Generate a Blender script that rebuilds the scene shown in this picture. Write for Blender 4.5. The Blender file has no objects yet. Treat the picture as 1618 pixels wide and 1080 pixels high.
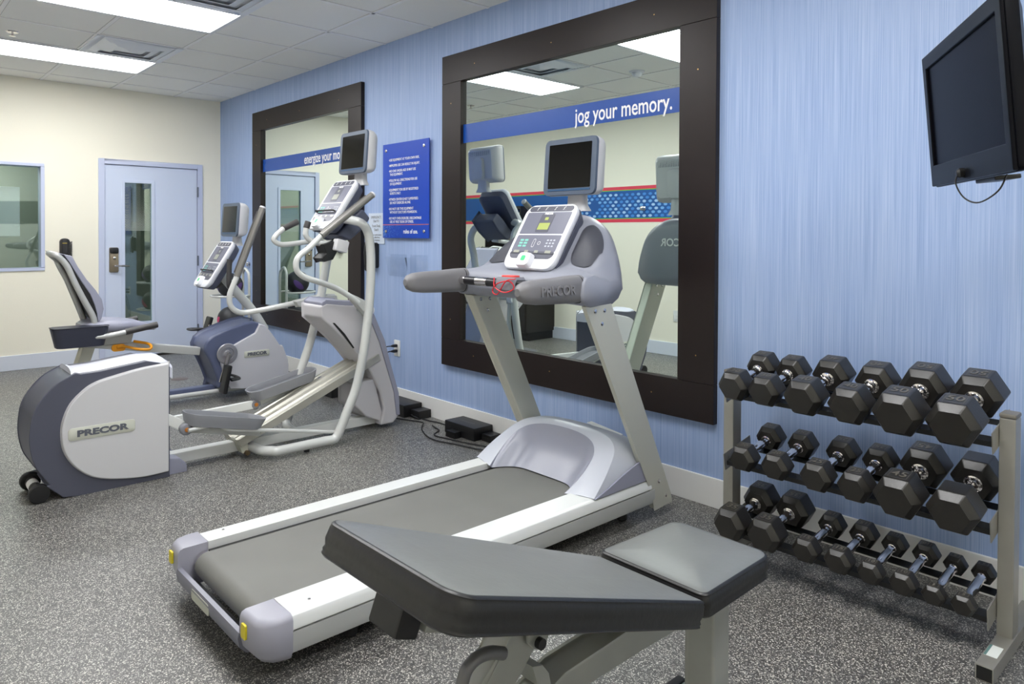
import bpy, bmesh, math, random
from mathutils import Vector, Matrix
random.seed(7)
sc = bpy.context.scene
COL = sc.collection
# ------------------------------------------------------------------ camera
CAM_H, CAM_D = 1.3055, 3.0337
_a, _t, _r = math.radians(42.5841), math.radians(.8605), math.radians(.2483)
_fw = Vector((-math.cos(_a)*math.cos(_t), math.sin(_a)*math.cos(_t), -math.sin(_t)))
_rt = _fw.cross(Vector((0, 0, 1))).normalized(); _up = _rt.cross(_fw)
_rt, _up = _rt*math.cos(_r)+_up*math.sin(_r), _up*math.cos(_r)-_rt*math.sin(_r)
cd = bpy.data.cameras.new('camera'); cam = bpy.data.objects.new('camera', cd); COL.objects.link(cam)
cd.sensor_width = 36; cd.lens = 1131.3168/1618*36; cd.shift_y = -(540-386.73)/1618; cd.clip_start = .05
cam.matrix_world = Matrix(((_rt.x, _up.x, -_fw.x, 0), (_rt.y, _up.y, -_fw.y, -CAM_D), (_rt.z, _up.z, -_fw.z, CAM_H), (0, 0, 0, 1)))
sc.camera = cam
# ------------------------------------------------------------------ light and exposure
w = bpy.data.worlds.new('world'); sc.world = w; w.use_nodes = True
w.node_tree.nodes['Background'].inputs[0].default_value = (.6, .7, .8, 1)
w.node_tree.nodes['Background'].inputs[1].default_value = .3
sc.view_settings.view_transform = 'Standard'; sc.view_settings.look = 'None'
sc.view_settings.exposure = EXPO = 0.75; sc.view_settings.gamma = 1; sc.view_settings.use_curve_mapping = False
LAMP = 11.8          # strength of the ceiling troffers
# room sizes
X0, XR, YF, HC = -8.1437, 1.35, -3.49, 2.7694
GX, GY, TL = -4.7572, -1.0921, .61

# ------------------------------------------------------------------ helpers
def lin(c): return tuple(((v/255)/12.92 if v/255 <= .04045 else ((v/255+.055)/1.055)**2.4) for v in c)
MATS = {}
def mat(name, rgb, rough=.5, metal=0, spec=.5, bump=None, var=None, coat=0):
    if name in MATS: return MATS[name]
    m = bpy.data.materials.new(name); m.use_nodes = True; nt = m.node_tree; b = nt.nodes['Principled BSDF']
    b.inputs['Base Color'].default_value = (*lin(rgb), 1); b.inputs['Roughness'].default_value = rough
    b.inputs['Metallic'].default_value = metal; b.inputs['Specular IOR Level'].default_value = spec
    b.inputs['Coat Weight'].default_value = coat
    tc = nt.nodes.new('ShaderNodeTexCoord')
    if var:   # (scale, amount)
        n = nt.nodes.new('ShaderNodeTexNoise'); n.inputs['Scale'].default_value = var[0]; n.inputs['Detail'].default_value = 3
        nt.links.new(tc.outputs['Object'], n.inputs['Vector'])
        mx = nt.nodes.new('ShaderNodeMix'); mx.data_type = 'RGBA'
        nt.links.new(n.outputs['Fac'], mx.inputs[0])
        mx.inputs[6].default_value = (*[max(0, v*(1-var[1])) for v in lin(rgb)], 1)
        mx.inputs[7].default_value = (*[min(1, v*(1+var[1])) for v in lin(rgb)], 1)
        nt.links.new(mx.outputs[2], b.inputs['Base Color'])
    if bump:  # (scale, strength)
        n = nt.nodes.new('ShaderNodeTexNoise'); n.inputs['Scale'].default_value = bump[0]; n.inputs['Detail'].default_value = 4
        nt.links.new(tc.outputs['Object'], n.inputs['Vector'])
        bp = nt.nodes.new('ShaderNodeBump'); bp.inputs['Strength'].default_value = bump[1]; bp.inputs['Distance'].default_value = .004
        nt.links.new(n.outputs['Fac'], bp.inputs['Height']); nt.links.new(bp.outputs['Normal'], b.inputs['Normal'])
    MATS[name] = m; return m
def emis(name, rgb, s):
    m = bpy.data.materials.new(name); m.use_nodes = True; nt = m.node_tree; nt.nodes.clear()
    e = nt.nodes.new('ShaderNodeEmission'); o = nt.nodes.new('ShaderNodeOutputMaterial')
    e.inputs[0].default_value = (*lin(rgb), 1); e.inputs[1].default_value = s
    nt.links.new(e.outputs[0], o.inputs[0]); return m

def wloc(o):
    v = Vector((0, 0, 0))
    while o: v += o.location; o = o.parent
    return v
def tag(o, label=None, cat=None, group=None, kind=None):
    if label: o['label'] = label
    if cat: o['category'] = cat
    if group: o['group'] = group
    if kind: o['kind'] = kind
    return o
def thing(name, label, cat, loc, group=None):
    o = bpy.data.objects.new(name, None); COL.objects.link(o); o.location = loc; o.empty_display_size = .05
    return tag(o, label, cat, group)
def mk(name, bm, m, parent=None, bevel=0, seg=2, smooth=True, ang=35, label=None):
    if bevel > 0:
        bmesh.ops.remove_doubles(bm, verts=bm.verts, dist=1e-5)
        bm.normal_update()
        es = [e for e in bm.edges if len(e.link_faces) == 2 and e.calc_face_angle(0) > math.radians(30)]
        if es: bmesh.ops.bevel(bm, geom=es, offset=bevel, segments=seg, profile=.5, affect='EDGES', clamp_overlap=True)
    bmesh.ops.recalc_face_normals(bm, faces=bm.faces)
    me = bpy.data.meshes.new(name)
    if parent is not None: org = wloc(parent); loc = Vector((0, 0, 0))
    else:
        xs = [v.co.x for v in bm.verts]; ys = [v.co.y for v in bm.verts]; zs = [v.co.z for v in bm.verts]
        org = Vector(((min(xs)+max(xs))/2, (min(ys)+max(ys))/2, min(zs))); loc = org
    bmesh.ops.translate(bm, verts=bm.verts, vec=-org)
    bm.to_mesh(me); bm.free()
    if smooth:
        for p in me.polygons: p.use_smooth = True
        me.set_sharp_from_angle(angle=math.radians(ang))
    ms = m if isinstance(m, (list, tuple)) else [m]
    for q in ms: me.materials.append(q)
    o = bpy.data.objects.new(name, me); COL.objects.link(o); o.location = loc; o.parent = parent
    if bevel > 0 and smooth: o.modifiers.new('normals', 'WEIGHTED_NORMAL').keep_sharp = True
    if label: o['label'] = label
    return o
def BM(): return bmesh.new()
def box(x0, x1, y0, y1, z0, z1, bm=None):
    bm = bm or BM()
    v = [bm.verts.new((x, y, z)) for x in (x0, x1) for y in (y0, y1) for z in (z0, z1)]
    for f in ((0, 1, 3, 2), (4, 6, 7, 5), (0, 4, 5, 1), (2, 3, 7, 6), (0, 2, 6, 4), (1, 5, 7, 3)): bm.faces.new([v[i] for i in f])
    return bm
def prism(ax, pts, a, b, bm=None):
    """extrude a polygon along axis ax (0=x,1=y,2=z) between a and b"""
    bm = bm or BM(); lo = []; hi = []
    def P(p, t):
        q = list(p); q.insert(ax, t); return q
    for p in pts: lo.append(bm.verts.new(P(p, a))); hi.append(bm.verts.new(P(p, b)))
    n = len(pts); bm.faces.new(lo); bm.faces.new(hi)
    for i in range(n): bm.faces.new((lo[i], lo[(i+1) % n], hi[(i+1) % n], hi[i]))
    return bm
def obox(c, ux, uy, uz, sx, sy, sz, bm=None):
    """oriented box, centre c, unit axes, full sizes"""
    bm = bm or BM(); c = Vector(c); ux, uy, uz = Vector(ux).normalized(), Vector(uy).normalized(), Vector(uz).normalized()
    v = [bm.verts.new(c+ux*x*sx/2+uy*y*sy/2+uz*z*sz/2) for x in (-1, 1) for y in (-1, 1) for z in (-1, 1)]
    for f in ((0, 1, 3, 2), (4, 6, 7, 5), (0, 4, 5, 1), (2, 3, 7, 6), (0, 2, 6, 4), (1, 5, 7, 3)): bm.faces.new([v[i] for i in f])
    return bm
def smoothpath(pts, k=6):
    P = [Vector(p) for p in pts]
    if len(P) < 3: return P
    Q = [P[0]*2-P[1]]+P+[P[-1]*2-P[-2]]; out = []
    for i in range(1, len(Q)-2):
        p0, p1, p2, p3 = Q[i-1:i+3]
        for j in range(k):
            t = j/k
            out.append(.5*((2*p1)+(p2-p0)*t+(2*p0-5*p1+4*p2-p3)*t*t+(3*p1-p0-3*p2+p3)*t**3))
    out.append(P[-1]); return out
def tube(pts, r, n=12, k=6, bm=None, smooth=True, rr=None, flat=1.0, closed=False):
    bm = bm or BM(); P = smoothpath(pts, k) if smooth else [Vector(p) for p in pts]
    rings = []; N = len(P); up = None
    for i, p in enumerate(P):
        d = (P[min(i+1, N-1)]-P[max(i-1, 0)])
        if d.length < 1e-7: d = Vector((0, 0, 1))
        d.normalize()
        if up is None:
            up = Vector((1, 0, 0)) if abs(d.x) < .9 else Vector((0, 0, 1))
        s = d.cross(up); 
        if s.length < 1e-5: s = d.cross(Vector((0, 1, 0)))
        s.normalize(); u = s.cross(d).normalized(); up = u
        R = r if rr is None else rr[0]+(rr[1]-rr[0])*i/(N-1)
        rings.append([bm.verts.new(p+(s*math.cos(2*math.pi*j/n)*flat+u*math.sin(2*math.pi*j/n))*R) for j in range(n)])
    for a, b in zip(rings, rings[1:]):
        for j in range(n): bm.faces.new((a[j], a[(j+1) % n], b[(j+1) % n], b[j]))
    bm.faces.new(rings[0]); bm.faces.new(rings[-1]); return bm
def sm2(pts, k=4):
    return [(p.x, p.y) for p in smoothpath([(a, b, 0) for a, b in pts], k)]
def cyl(p0, p1, r, n=24, r2=None, bm=None):
    return tube([p0, p1], r, n=n, smooth=False, bm=bm, rr=(r, r if r2 is None else r2))
def lathe(prof, c, axis=(0, 0, 1), n=32, bm=None):
    """prof: list of (radius, height along the axis)"""
    bm = bm or BM(); c = Vector(c); a = Vector(axis).normalized(); u = a.orthogonal().normalized(); v = a.cross(u); rings = []
    for r, h in prof:
        rings.append([bm.verts.new(c+a*h+(u*math.cos(2*math.pi*j/n)+v*math.sin(2*math.pi*j/n))*max(r, 1e-4)) for j in range(n)])
    for A, B in zip(rings, rings[1:]):
        for j in range(n): bm.faces.new((A[j], A[(j+1) % n], B[(j+1) % n], B[j]))
    bm.faces.new(rings[0]); bm.faces.new(rings[-1]); return bm
def loft(secs, bm=None, cap=True):
    bm = bm or BM(); R = [[bm.verts.new(p) for p in s] for s in secs]; n = len(secs[0])
    for a, b in zip(R, R[1:]):
        for j in range(n): bm.faces.new((a[j], a[(j+1) % n], b[(j+1) % n], b[j]))
    if cap: bm.faces.new(R[0]); bm.faces.new(R[-1])
    return bm
def rrect(w, h, r, n=5):
    out = []
    for cx, cy, a0 in ((w/2-r, h/2-r, 0), (-w/2+r, h/2-r, 90), (-w/2+r, -h/2+r, 180), (w/2-r, -h/2+r, 270)):
        for i in range(n+1):
            a = math.radians(a0+90*i/n); out.append((cx+r*math.cos(a), cy+r*math.sin(a)))
    return out
def slab(c, ux, uy, outline, t0, t1, bm=None, inset=None):
    """plate with outline in the plane (ux,uy) through c, from t0 to t1 along ux x uy"""
    bm = bm or BM(); c = Vector(c); ux = Vector(ux).normalized(); uy = Vector(uy).normalized(); n = ux.cross(uy)
    secs = [[c+ux*p[0]+uy*p[1]+n*t0 for p in outline]]
    if inset:   # rounded front edge: (dx, dt)
        s, dt = inset
        secs.append([c+ux*p[0]+uy*p[1]+n*(t1-dt) for p in outline])
        secs.append([c+ux*p[0]*(1-s*.35)+uy*p[1]*(1-s*.35)+n*(t1-dt*.3) for p in outline])
        secs.append([c+ux*p[0]*(1-s)+uy*p[1]*(1-s)+n*t1 for p in outline])
    else: secs.append([c+ux*p[0]+uy*p[1]+n*t1 for p in outline])
    return loft(secs, bm)
def text(s, c, ux, uy, size, m, parent, name='lettering', t=.0012, bold=0.0, align='CENTER', off=.0006, shear=0, sx=1.0, label=None, alpha=None):
    cu = bpy.data.curves.new('txt', 'FONT'); cu.body = s; cu.size = size; cu.align_x = align; cu.align_y = 'CENTER'
    cu.extrude = t/2; cu.offset = bold; cu.shear = shear; cu.resolution_u = 3
    tmp = bpy.data.objects.new('txt', cu); COL.objects.link(tmp)
    dg = bpy.context.evaluated_depsgraph_get(); me = bpy.data.meshes.new_from_object(tmp.evaluated_get(dg))
    bpy.data.objects.remove(tmp); bm = BM(); bm.from_mesh(me); bpy.data.meshes.remove(me)
    ux = Vector(ux).normalized(); uy = Vector(uy).normalized(); n = ux.cross(uy); c = Vector(c)
    for v in bm.verts: v.co = c+ux*v.co.x*sx+uy*v.co.y+n*(v.co.z+off+t/2)
    return mk(name, bm, m, parent, smooth=False, label=label)

# ------------------------------------------------------------------ materials
light_pl = mat('light_grey_plastic', (206, 206, 208), .42, spec=.4)
white_pl = mat('white_plastic', (228, 230, 236), .35)
lilac_pl = mat('lilac_grey_plastic', (150, 152, 170), .38)
slate_pl = mat('slate_plastic', (78, 82, 100), .42)
dkslate_pl = mat('dark_slate_plastic', (52, 55, 70), .45)
mid_pl = mat('mid_grey_plastic', (132, 134, 142), .42, bump=(400, .15))
arm_pl = mat('arm_grey_plastic', (118, 117, 120), .45, bump=(500, .2))
silver = mat('silver_paint', (190, 192, 190), .38, metal=.25, spec=.6)
champ = mat('champagne_metal', (198, 198, 186), .38, metal=.25)
alu = mat('brushed_aluminium', (190, 188, 178), .36, metal=.6)
white_mt = mat('white_coated_metal', (222, 224, 222), .35, metal=.1)
chrome = mat('chrome', (215, 212, 212), .12, metal=1)
black_pl = mat('black_plastic', (22, 22, 24), .42)
softblack = mat('soft_black_rubber', (36, 36, 38), .6)
grip_bl = mat('grip_dark', (62, 60, 60), .45)
silvgrip = mat('grip_silver', (128, 126, 122), .35, metal=.4)
beltm = mat('treadmill_belt', (114, 114, 110), .55, var=(3.5, .18), bump=(900, .25))
screen = mat('dark_screen', (8, 8, 9), .12, spec=.25)
bezel = mat('monitor_bezel', (76, 88, 106), .4)
panelm = mat('console_panel', (96, 98, 116), .35)
paneld = mat('console_panel_dark', (66, 68, 84), .35)
lcd = mat('lcd_green', (160, 172, 84), .3)
lcdg = mat('lcd_grey', (148, 150, 138), .3)
whitem = mat('white_print', (240, 240, 240), .5)
greyprint = mat('grey_print', (120, 122, 124), .5)
teal = mat('teal_print', (110, 190, 175), .5)
greenled = mat('green_print', (40, 200, 120), .4)
redm = mat('red_plastic', (225, 70, 64), .35)
redcord = mat('red_cord', (215, 30, 45), .45)
yellow = mat('yellow_sticker', (222, 205, 45), .45)
orange = mat('amber_lever', (235, 158, 25), .4)
rubber = mat('hex_rubber', (34, 32, 29), .33, var=(22, .35), bump=(260, .12), spec=.6)
rubbermark = mat('hex_rubber_mark', (98, 94, 86), .5)
vinyl = mat('black_vinyl', (30, 30, 30), .38, bump=(60, .12), spec=.5)
sheenv = mat('sheen_grey_vinyl', (108, 110, 109), .36, bump=(60, .08), spec=.7, var=(9, .12))  # black vinyl greyed to paint in the top's sheen, plus mottled wear
rackm = mat('rack_metal', (160, 158, 150), .38, metal=.5, var=(9, .12))
traym = mat('tray_metal', (44, 45, 46), .45, metal=.3)
benchm = mat('bench_frame_metal', (168, 170, 164), .36, metal=.5, var=(8, .15))
espresso = mat('espresso_wood', (34, 26, 25), .4, var=(12, .15), spec=.3)
brass = mat('brass_screw', (190, 150, 90), .35, metal=.8)
signblue = mat('sign_blue', (4, 66, 182), .3)
bandblue = mat('band_blue', (10, 70, 154), .35)
doorm = mat('door_paint', (206, 216, 236), .4)
framem = mat('door_frame_paint', (196, 204, 228), .4)
tealgreen = mat('lime', (110, 190, 60), .5)

# ------------------------------------------------------------------ room shell
def nodes(name):
    m = bpy.data.materials.new(name); m.use_nodes = True; nt = m.node_tree; return m, nt, nt.nodes['Principled BSDF']
def N(nt, t, **k):
    n = nt.nodes.new(t)
    for a, b in k.items(): n.inputs[a.replace('_', ' ')].default_value = b
    return n
# floor: flecked rubber
fm, nt, b = nodes('flecked_rubber_floor')
g = N(nt, 'ShaderNodeNewGeometry')
v1 = nt.nodes.new('ShaderNodeTexVoronoi'); v1.inputs['Scale'].default_value = 330; v1.inputs['Randomness'].default_value = 1
v2 = N(nt, 'ShaderNodeTexNoise', Scale=330, Detail=2)
for v in (v1, v2): nt.links.new(g.outputs['Position'], v.inputs['Vector'])
sp = nt.nodes.new('ShaderNodeSeparateColor'); nt.links.new(v1.outputs['Color'], sp.inputs[0])
r1 = nt.nodes.new('ShaderNodeValToRGB'); r1.color_ramp.interpolation = 'CONSTANT'
r1.color_ramp.elements[0].position = 0; r1.color_ramp.elements[0].color = (*lin((66, 65, 64)), 1)
r1.color_ramp.elements[1].position = .86; r1.color_ramp.elements[1].color = (*lin((212, 210, 200)), 1)
for p_, c_ in ((.32, (86, 85, 84)), (.58, (104, 103, 101)), (.76, (150, 148, 142))):
    e = r1.color_ramp.elements.new(p_); e.color = (*lin(c_), 1)
nt.links.new(sp.outputs[0], r1.inputs[0])
r2 = nt.nodes.new('ShaderNodeValToRGB'); r2.color_ramp.elements[0].position = .4; r2.color_ramp.elements[0].color = (.6, .6, .61, 1)
r2.color_ramp.elements[1].position = .55; r2.color_ramp.elements[1].color = (1, 1, 1, 1)
nt.links.new(v2.outputs['Fac'], r2.inputs[0])
mx = nt.nodes.new('ShaderNodeMix'); mx.data_type = 'RGBA'; mx.blend_type = 'MULTIPLY'; mx.inputs[0].default_value = 1
nt.links.new(r1.outputs[0], mx.inputs[6]); nt.links.new(r2.outputs[0], mx.inputs[7]); nt.links.new(mx.outputs[2], b.inputs['Base Color'])
b.inputs['Roughness'].default_value = .38; b.inputs['Specular IOR Level'].default_value = .55
bp = N(nt, 'ShaderNodeBump', Strength=.15, Distance=.0006); nt.links.new(v2.outputs['Fac'], bp.inputs['Height']); nt.links.new(bp.outputs[0], b.inputs['Normal'])
tag(mk('floor', box(X0-.15, XR+.15, YF-.15, .15, -.1, 0), fm, smooth=False), kind='structure')
# blue grasscloth wall
bmt, nt, b = nodes('blue_striated_wallcovering')
g = N(nt, 'ShaderNodeNewGeometry'); mp = N(nt, 'ShaderNodeMapping'); mp.inputs['Scale'].default_value = (260, 1, 1.8)
mp2 = N(nt, 'ShaderNodeMapping'); mp2.inputs['Scale'].default_value = (34, 1, .5)
n1 = N(nt, 'ShaderNodeTexNoise', Scale=1, Detail=3, Roughness=.65); n2 = N(nt, 'ShaderNodeTexNoise', Scale=1, Detail=2)
for m_, n_ in ((mp, n1), (mp2, n2)):
    nt.links.new(g.outputs['Position'], m_.inputs[0]); nt.links.new(m_.outputs[0], n_.inputs['Vector'])
ad = N(nt, 'ShaderNodeMath'); ad.operation = 'MULTIPLY_ADD'; ad.inputs[1].default_value = .3; nt.links.new(n2.outputs['Fac'], ad.inputs[0]); nt.links.new(n1.outputs['Fac'], ad.inputs[2])
r = nt.nodes.new('ShaderNodeValToRGB'); r.color_ramp.elements[0].position = .42; r.color_ramp.elements[0].color = (*lin((130, 154, 200)), 1)
r.color_ramp.elements[1].position = .86; r.color_ramp.elements[1].color = (*lin((174, 192, 224)), 1)
e = r.color_ramp.elements.new(.62); e.color = (*lin((152, 174, 214)), 1)
nt.links.new(ad.outputs[0], r.inputs[0]); nt.links.new(r.outputs[0], b.inputs['Base Color']); b.inputs['Roughness'].default_value = .5
tag(mk('wall_back', box(X0-.15, XR+.15, 0, .12, 0, HC), bmt, smooth=False), kind='structure')
cream = mat('cream_wall_paint', (243, 239, 222), .6, bump=(90, .12))
basew = mat('baseboard_white', (232, 232, 230), .4)
basel = mat('baseboard_lilac', (214, 220, 232), .4)
# left wall with window and door openings (door slab y -1.24..-.26)
DT, DY0, DY1 = 2.0525, -1.218, -.2
WY1, WZ0, WZ1 = -1.68, .935, 1.965
def wall_left():
    bm = BM()
    xs = (X0-.13, X0)
    for (y0, y1, z0, z1) in ((YF-.12, -3.0, 0, HC), (-3.0, WY1, 0, WZ0), (-3.0, WY1, WZ1, HC), (WY1, DY0, 0, HC), (DY0, DY1, DT, HC), (DY1, 0, 0, HC)):
        box(xs[0], xs[1], y0, y1, z0, z1, bm)
    return bm
tag(mk('wall_left', wall_left(), cream, smooth=False), kind='structure')
tag(mk('wall_front', box(X0-.13, XR+.12, YF-.12, YF, 0, HC), cream, smooth=False), kind='structure')
tag(mk('wall_right', box(XR, XR+.12, YF, 0, 0, HC), cream, smooth=False), kind='structure')
BH = .142
tag(mk('baseboard_back', box(X0, XR, -.014, 0, 0, BH), basew, bevel=.004), kind='structure')
tag(mk('baseboard_left', box(X0, X0+.014, DY1, -.014, 0, BH, box(X0, X0+.014, YF+.014, DY0, 0, BH)), basel, bevel=.004), kind='structure')
tag(mk('baseboard_front', box(X0, XR, YF, YF+.014, 0, BH), basel, bevel=.004), kind='structure')
tag(mk('baseboard_right', box(XR-.014, XR, YF+.014, -.014, 0, BH), basel, bevel=.004), kind='structure')
# ceiling with T-bar grid
tile = mat('ceiling_tile', (246, 246, 242), .85, bump=(220, .35), var=(160, .05))
gridm = mat('ceiling_grid_paint', (250, 250, 250), .5)
ceil = tag(mk('ceiling', box(X0-.13, XR+.12, YF-.12, .12, HC, HC+.1), tile, smooth=False), kind='structure')
gb = BM(); k = -6
xk = GX-TL*5
while xk < XR:
    box(xk-.012, xk+.012, YF, 0, HC-.0045, HC, gb); xk += TL
for yk in (GY+TL, GY, GY-TL, GY-2*TL, GY-3*TL):
    box(X0, XR, yk-.012, yk+.012, HC-.0045, HC, gb)
mk('grid', gb, gridm, ceil, smooth=False)
gs = BM()   # fine shadow lines painted as darker strips each side of the bars
dk = mat('grid_shadow_line', (200, 200, 198), .8)
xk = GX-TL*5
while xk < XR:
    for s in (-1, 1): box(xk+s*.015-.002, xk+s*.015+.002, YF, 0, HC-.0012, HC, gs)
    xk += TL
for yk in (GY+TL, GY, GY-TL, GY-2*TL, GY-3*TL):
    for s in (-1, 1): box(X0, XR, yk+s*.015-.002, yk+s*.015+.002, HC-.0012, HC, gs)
mk('tile_shadow_line', gs, dk, ceil, smooth=False)

# ------------------------------------------------------------------ ceiling fixtures
lampm = emis('troffer_lens', (255, 255, 255), LAMP)
lframe = mat('troffer_frame', (232, 234, 236), .4)
lights = [(-3, 'nearest the far cream wall'), (0, 'in the middle of the row, the second from the far cream wall'), (3, 'beside the smoke detector, seen in the large mirror')]
wh = ['recessed ceiling light panel nearest the cream wall with the door', 'recessed ceiling light panel at the top left edge, second from the door wall',
      'recessed ceiling light panel beside the smoke detector, seen in the large mirror', 'recessed ceiling light panel above the treadmill side of the room',
      'recessed ceiling light panel above the dumbbell end of the room']
for i, kx in enumerate((-4, -1, 2, 5, 8)):
    x0 = GX+kx*TL; x1 = x0+TL; y1 = GY; y0 = GY-2*TL
    t = thing('ceiling_light', wh[i], 'ceiling light', ((x0+x1)/2, (y0+y1)/2, HC), 'lay-in troffers in the ceiling grid')
    fb = BM(); zz0, zz1 = HC-.012, HC-.001
    for a in ((x0, x1, y0, y0+.03), (x0, x1, y1-.03, y1), (x0, x0+.03, y0+.03, y1-.03), (x1-.03, x1, y0+.03, y1-.03)): box(*a, zz0, zz1, fb)
    mk('frame', fb, lframe, t, bevel=.003)
    mk('diffuser', box(x0+.03, x1-.03, y0+.03, y1-.03, HC-.008, HC-.002), lampm, t, smooth=False)
vent = mat('vent_white', (236, 240, 246), .45); ventd = mat('vent_dark', (225, 230, 238), .6)
for kx, lb in ((-3, 'square louvred air diffuser between the two visible light panels'), (0, 'square louvred air diffuser at the top edge beyond the large light panel')):
    x0 = GX+kx*TL; x1 = x0+TL; y1 = GY; y0 = GY-TL; cx, cy = (x0+x1)/2, (y0+y1)/2
    t = thing('air_diffuser', lb, 'air vent', (cx, cy, HC), 'louvred ceiling diffusers')
    mk('backing', box(x0+.05, x1-.05, y0+.05, y1-.05, HC-.003, HC-.001), ventd, t, smooth=False)
    fb = BM()
    for a in ((x0, x1, y0, y0+.05), (x0, x1, y1-.05, y1), (x0, x0+.05, y0+.05, y1-.05), (x1-.05, x1, y0+.05, y1-.05)): box(*a, HC-.012, HC-.001, fb)
    mk('frame', fb, vent, t, bevel=.003)
    for j, (ro, ri, zo, zi) in enumerate(((.255, .195, -.005, -.022), (.18, .115, -.007, -.026), (.10, .002, -.010, -.028))):
        bm = BM(); o_ = [bm.verts.new((cx+sx*ro, cy+sy*ro, HC+zo)) for sx, sy in ((-1, -1), (1, -1), (1, 1), (-1, 1))]
        i_ = [bm.verts.new((cx+sx*ri, cy+sy*ri, HC+zi)) for sx, sy in ((-1, -1), (1, -1), (1, 1), (-1, 1))]
        for q in range(4): bm.faces.new((o_[q], o_[(q+1) % 4], i_[(q+1) % 4], i_[q]))
        if j == 2: bm.faces.new(i_)
        bmesh.ops.recalc_face_normals(bm, faces=bm.faces); bmesh.ops.solidify(bm, geom=bm.faces[:], thickness=.0015)
        mk('louvre', bm, vent, t, smooth=False)
def sprinkler(x, y, lb):
    t = thing('sprinkler', lb, 'sprinkler', (x, y, HC))
    mk('escutcheon', lathe([(.004, -.006), (.036, -.006), (.042, -.001), (.042, 0)], (x, y, HC)), chrome, t)
    bm = cyl((x, y, HC), (x, y, HC-.03), .007, 10); lathe([(.003, -.034), (.02, -.033), (.02, -.031), (.004, -.030)], (x, y, HC), bm=bm)
    mk('head', bm, chrome, t)
sprinkler(-6.35, -2.17, 'small chrome fire sprinkler head in the ceiling at the far left')
t = thing('smoke_detector', 'round white smoke detector on the ceiling, seen in the large mirror', 'smoke detector', (-3.99, -2.16, HC))
mk('base', lathe([(.01, -.012), (.066, -.012), (.07, -.002), (.07, 0)], (-3.99, -2.16, HC)), white_pl, t)
mk('sensor_head', lathe([(.01, -.05), (.03, -.05), (.045, -.035), (.05, -.012), (.05, -.01)], (-3.99, -2.16, HC)), white_pl, t)

# ------------------------------------------------------------------ window and room beyond
fr = BM(); y0, y1 = -3.0, WY1
for a in ((y0, y1, WZ0, WZ0+.03), (y0, y1, WZ1-.03, WZ1), (y0, y0+.03, WZ0+.03, WZ1-.03), (y1-.03, y1, WZ0+.03, WZ1-.03)): box(X0-.13, X0+.012, *a, fr)
win = tag(mk('window_1', fr, framem, bevel=.003), kind='structure')
gm, nt, b = nodes('window_glass'); nt.nodes.clear()
o_ = nt.nodes.new('ShaderNodeOutputMaterial'); tr = nt.nodes.new('ShaderNodeBsdfTransparent'); gl = nt.nodes.new('ShaderNodeBsdfGlossy'); ms = nt.nodes.new('ShaderNodeMixShader')
tr.inputs[0].default_value = (.87, .92, .89, 1); gl.inputs[0].default_value = (.9, 1, .95, 1); gl.inputs['Roughness'].default_value = .02; ms.inputs[0].default_value = .16
nt.links.new(tr.outputs[0], ms.inputs[1]); nt.links.new(gl.outputs[0], ms.inputs[2]); nt.links.new(ms.outputs[0], o_.inputs[0])
mk('pane', box(X0-.07, X0-.064, y0+.03, y1-.03, WZ0+.03, WZ1-.03), gm, win, smooth=False)
# adjoining room behind the left wall
adj = mat('adjoining_room_paint', (112, 123, 112), .7); XB = X0-1.6
bm = box(XB-.1, XB, YF-.12, .12, 0, HC); box(XB, X0-.13, YF-.12, YF-.02, 0, HC, bm); box(XB, X0-.13, .02, .12, 0, HC, bm)
tag(mk('wall_adjoining', bm, adj, smooth=False), kind='structure')
tag(mk('floor_adjoining', box(XB, X0-.15, YF, .02, -.1, 0), adj, smooth=False), kind='structure')
tag(mk('ceiling_adjoining', box(XB, X0-.13, YF, .02, 2.5, 2.6), adj, smooth=False), kind='structure')
pt = thing('display_board', 'pale blank board seen through the interior window at the left edge', 'board', (X0-.3, -2.3, 1.2))
mk('board', box(X0-.31, X0-.29, -2.9, -1.835, 1.265, 1.745), mat('board_face', (205, 212, 218), .5), pt, bevel=.003)
mk('trim_strip', box(X0-.315, X0-.285, -2.9, -1.835, 1.255, 1.265), mat('board_trim', (120, 128, 128), .5), pt)
mk('stand', box(X0-.32, X0-.3, -2.4, -2.36, 0, 1.26), mat('board_trim2', (90, 98, 92), .5), pt)
al = bpy.data.lights.new('adjoining_lamp', 'AREA'); al.energy = 19; al.size = .5; ao = bpy.data.objects.new('adjoining_lamp', al); COL.objects.link(ao); ao.location = (X0-.9, -2.1, 2.48)

# ------------------------------------------------------------------ door
fr = BM(); fw_ = .052
for a in ((DY0, DY0+fw_, 0, DT), (DY1-fw_, DY1, 0, DT), (DY0+fw_, DY1-fw_, DT-fw_, DT)): box(X0-.13, X0+.018, *a, fr)
door = tag(mk('door_1', fr, framem, bevel=.003), kind='structure')
lf = BM(); ly0, ly1, lz0, lz1 = DY0+fw_+.004, DY1-fw_-.004, .022, DT-fw_-.004
gy0, gy1, gz0, gz1 = -.981, -.714, .37, 1.825
for a in ((ly0, gy0, lz0, lz1), (gy1, ly1, lz0, lz1), (gy0, gy1, lz0, gz0), (gy0, gy1, gz1, lz1)): box(X0-.045, X0-.002, *a, lf)
mk('door_leaf', lf, doorm, door, smooth=False)
lt = BM()
for a in ((gy0-.025, gy0+.006, gz0-.025, gz1+.025), (gy1-.006, gy1+.025, gz0-.025, gz1+.025), (gy0, gy1, gz0-.025, gz0+.006), (gy0, gy1, gz1-.006, gz1+.025)): box(X0-.002, X0+.008, *a, lt)
mk('glazing_bead', lt, doorm, door, bevel=.003)
mk('vision_panel', box(X0-.028, X0-.022, gy0, gy1, gz0, gz1), gm, door, smooth=False)
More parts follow.
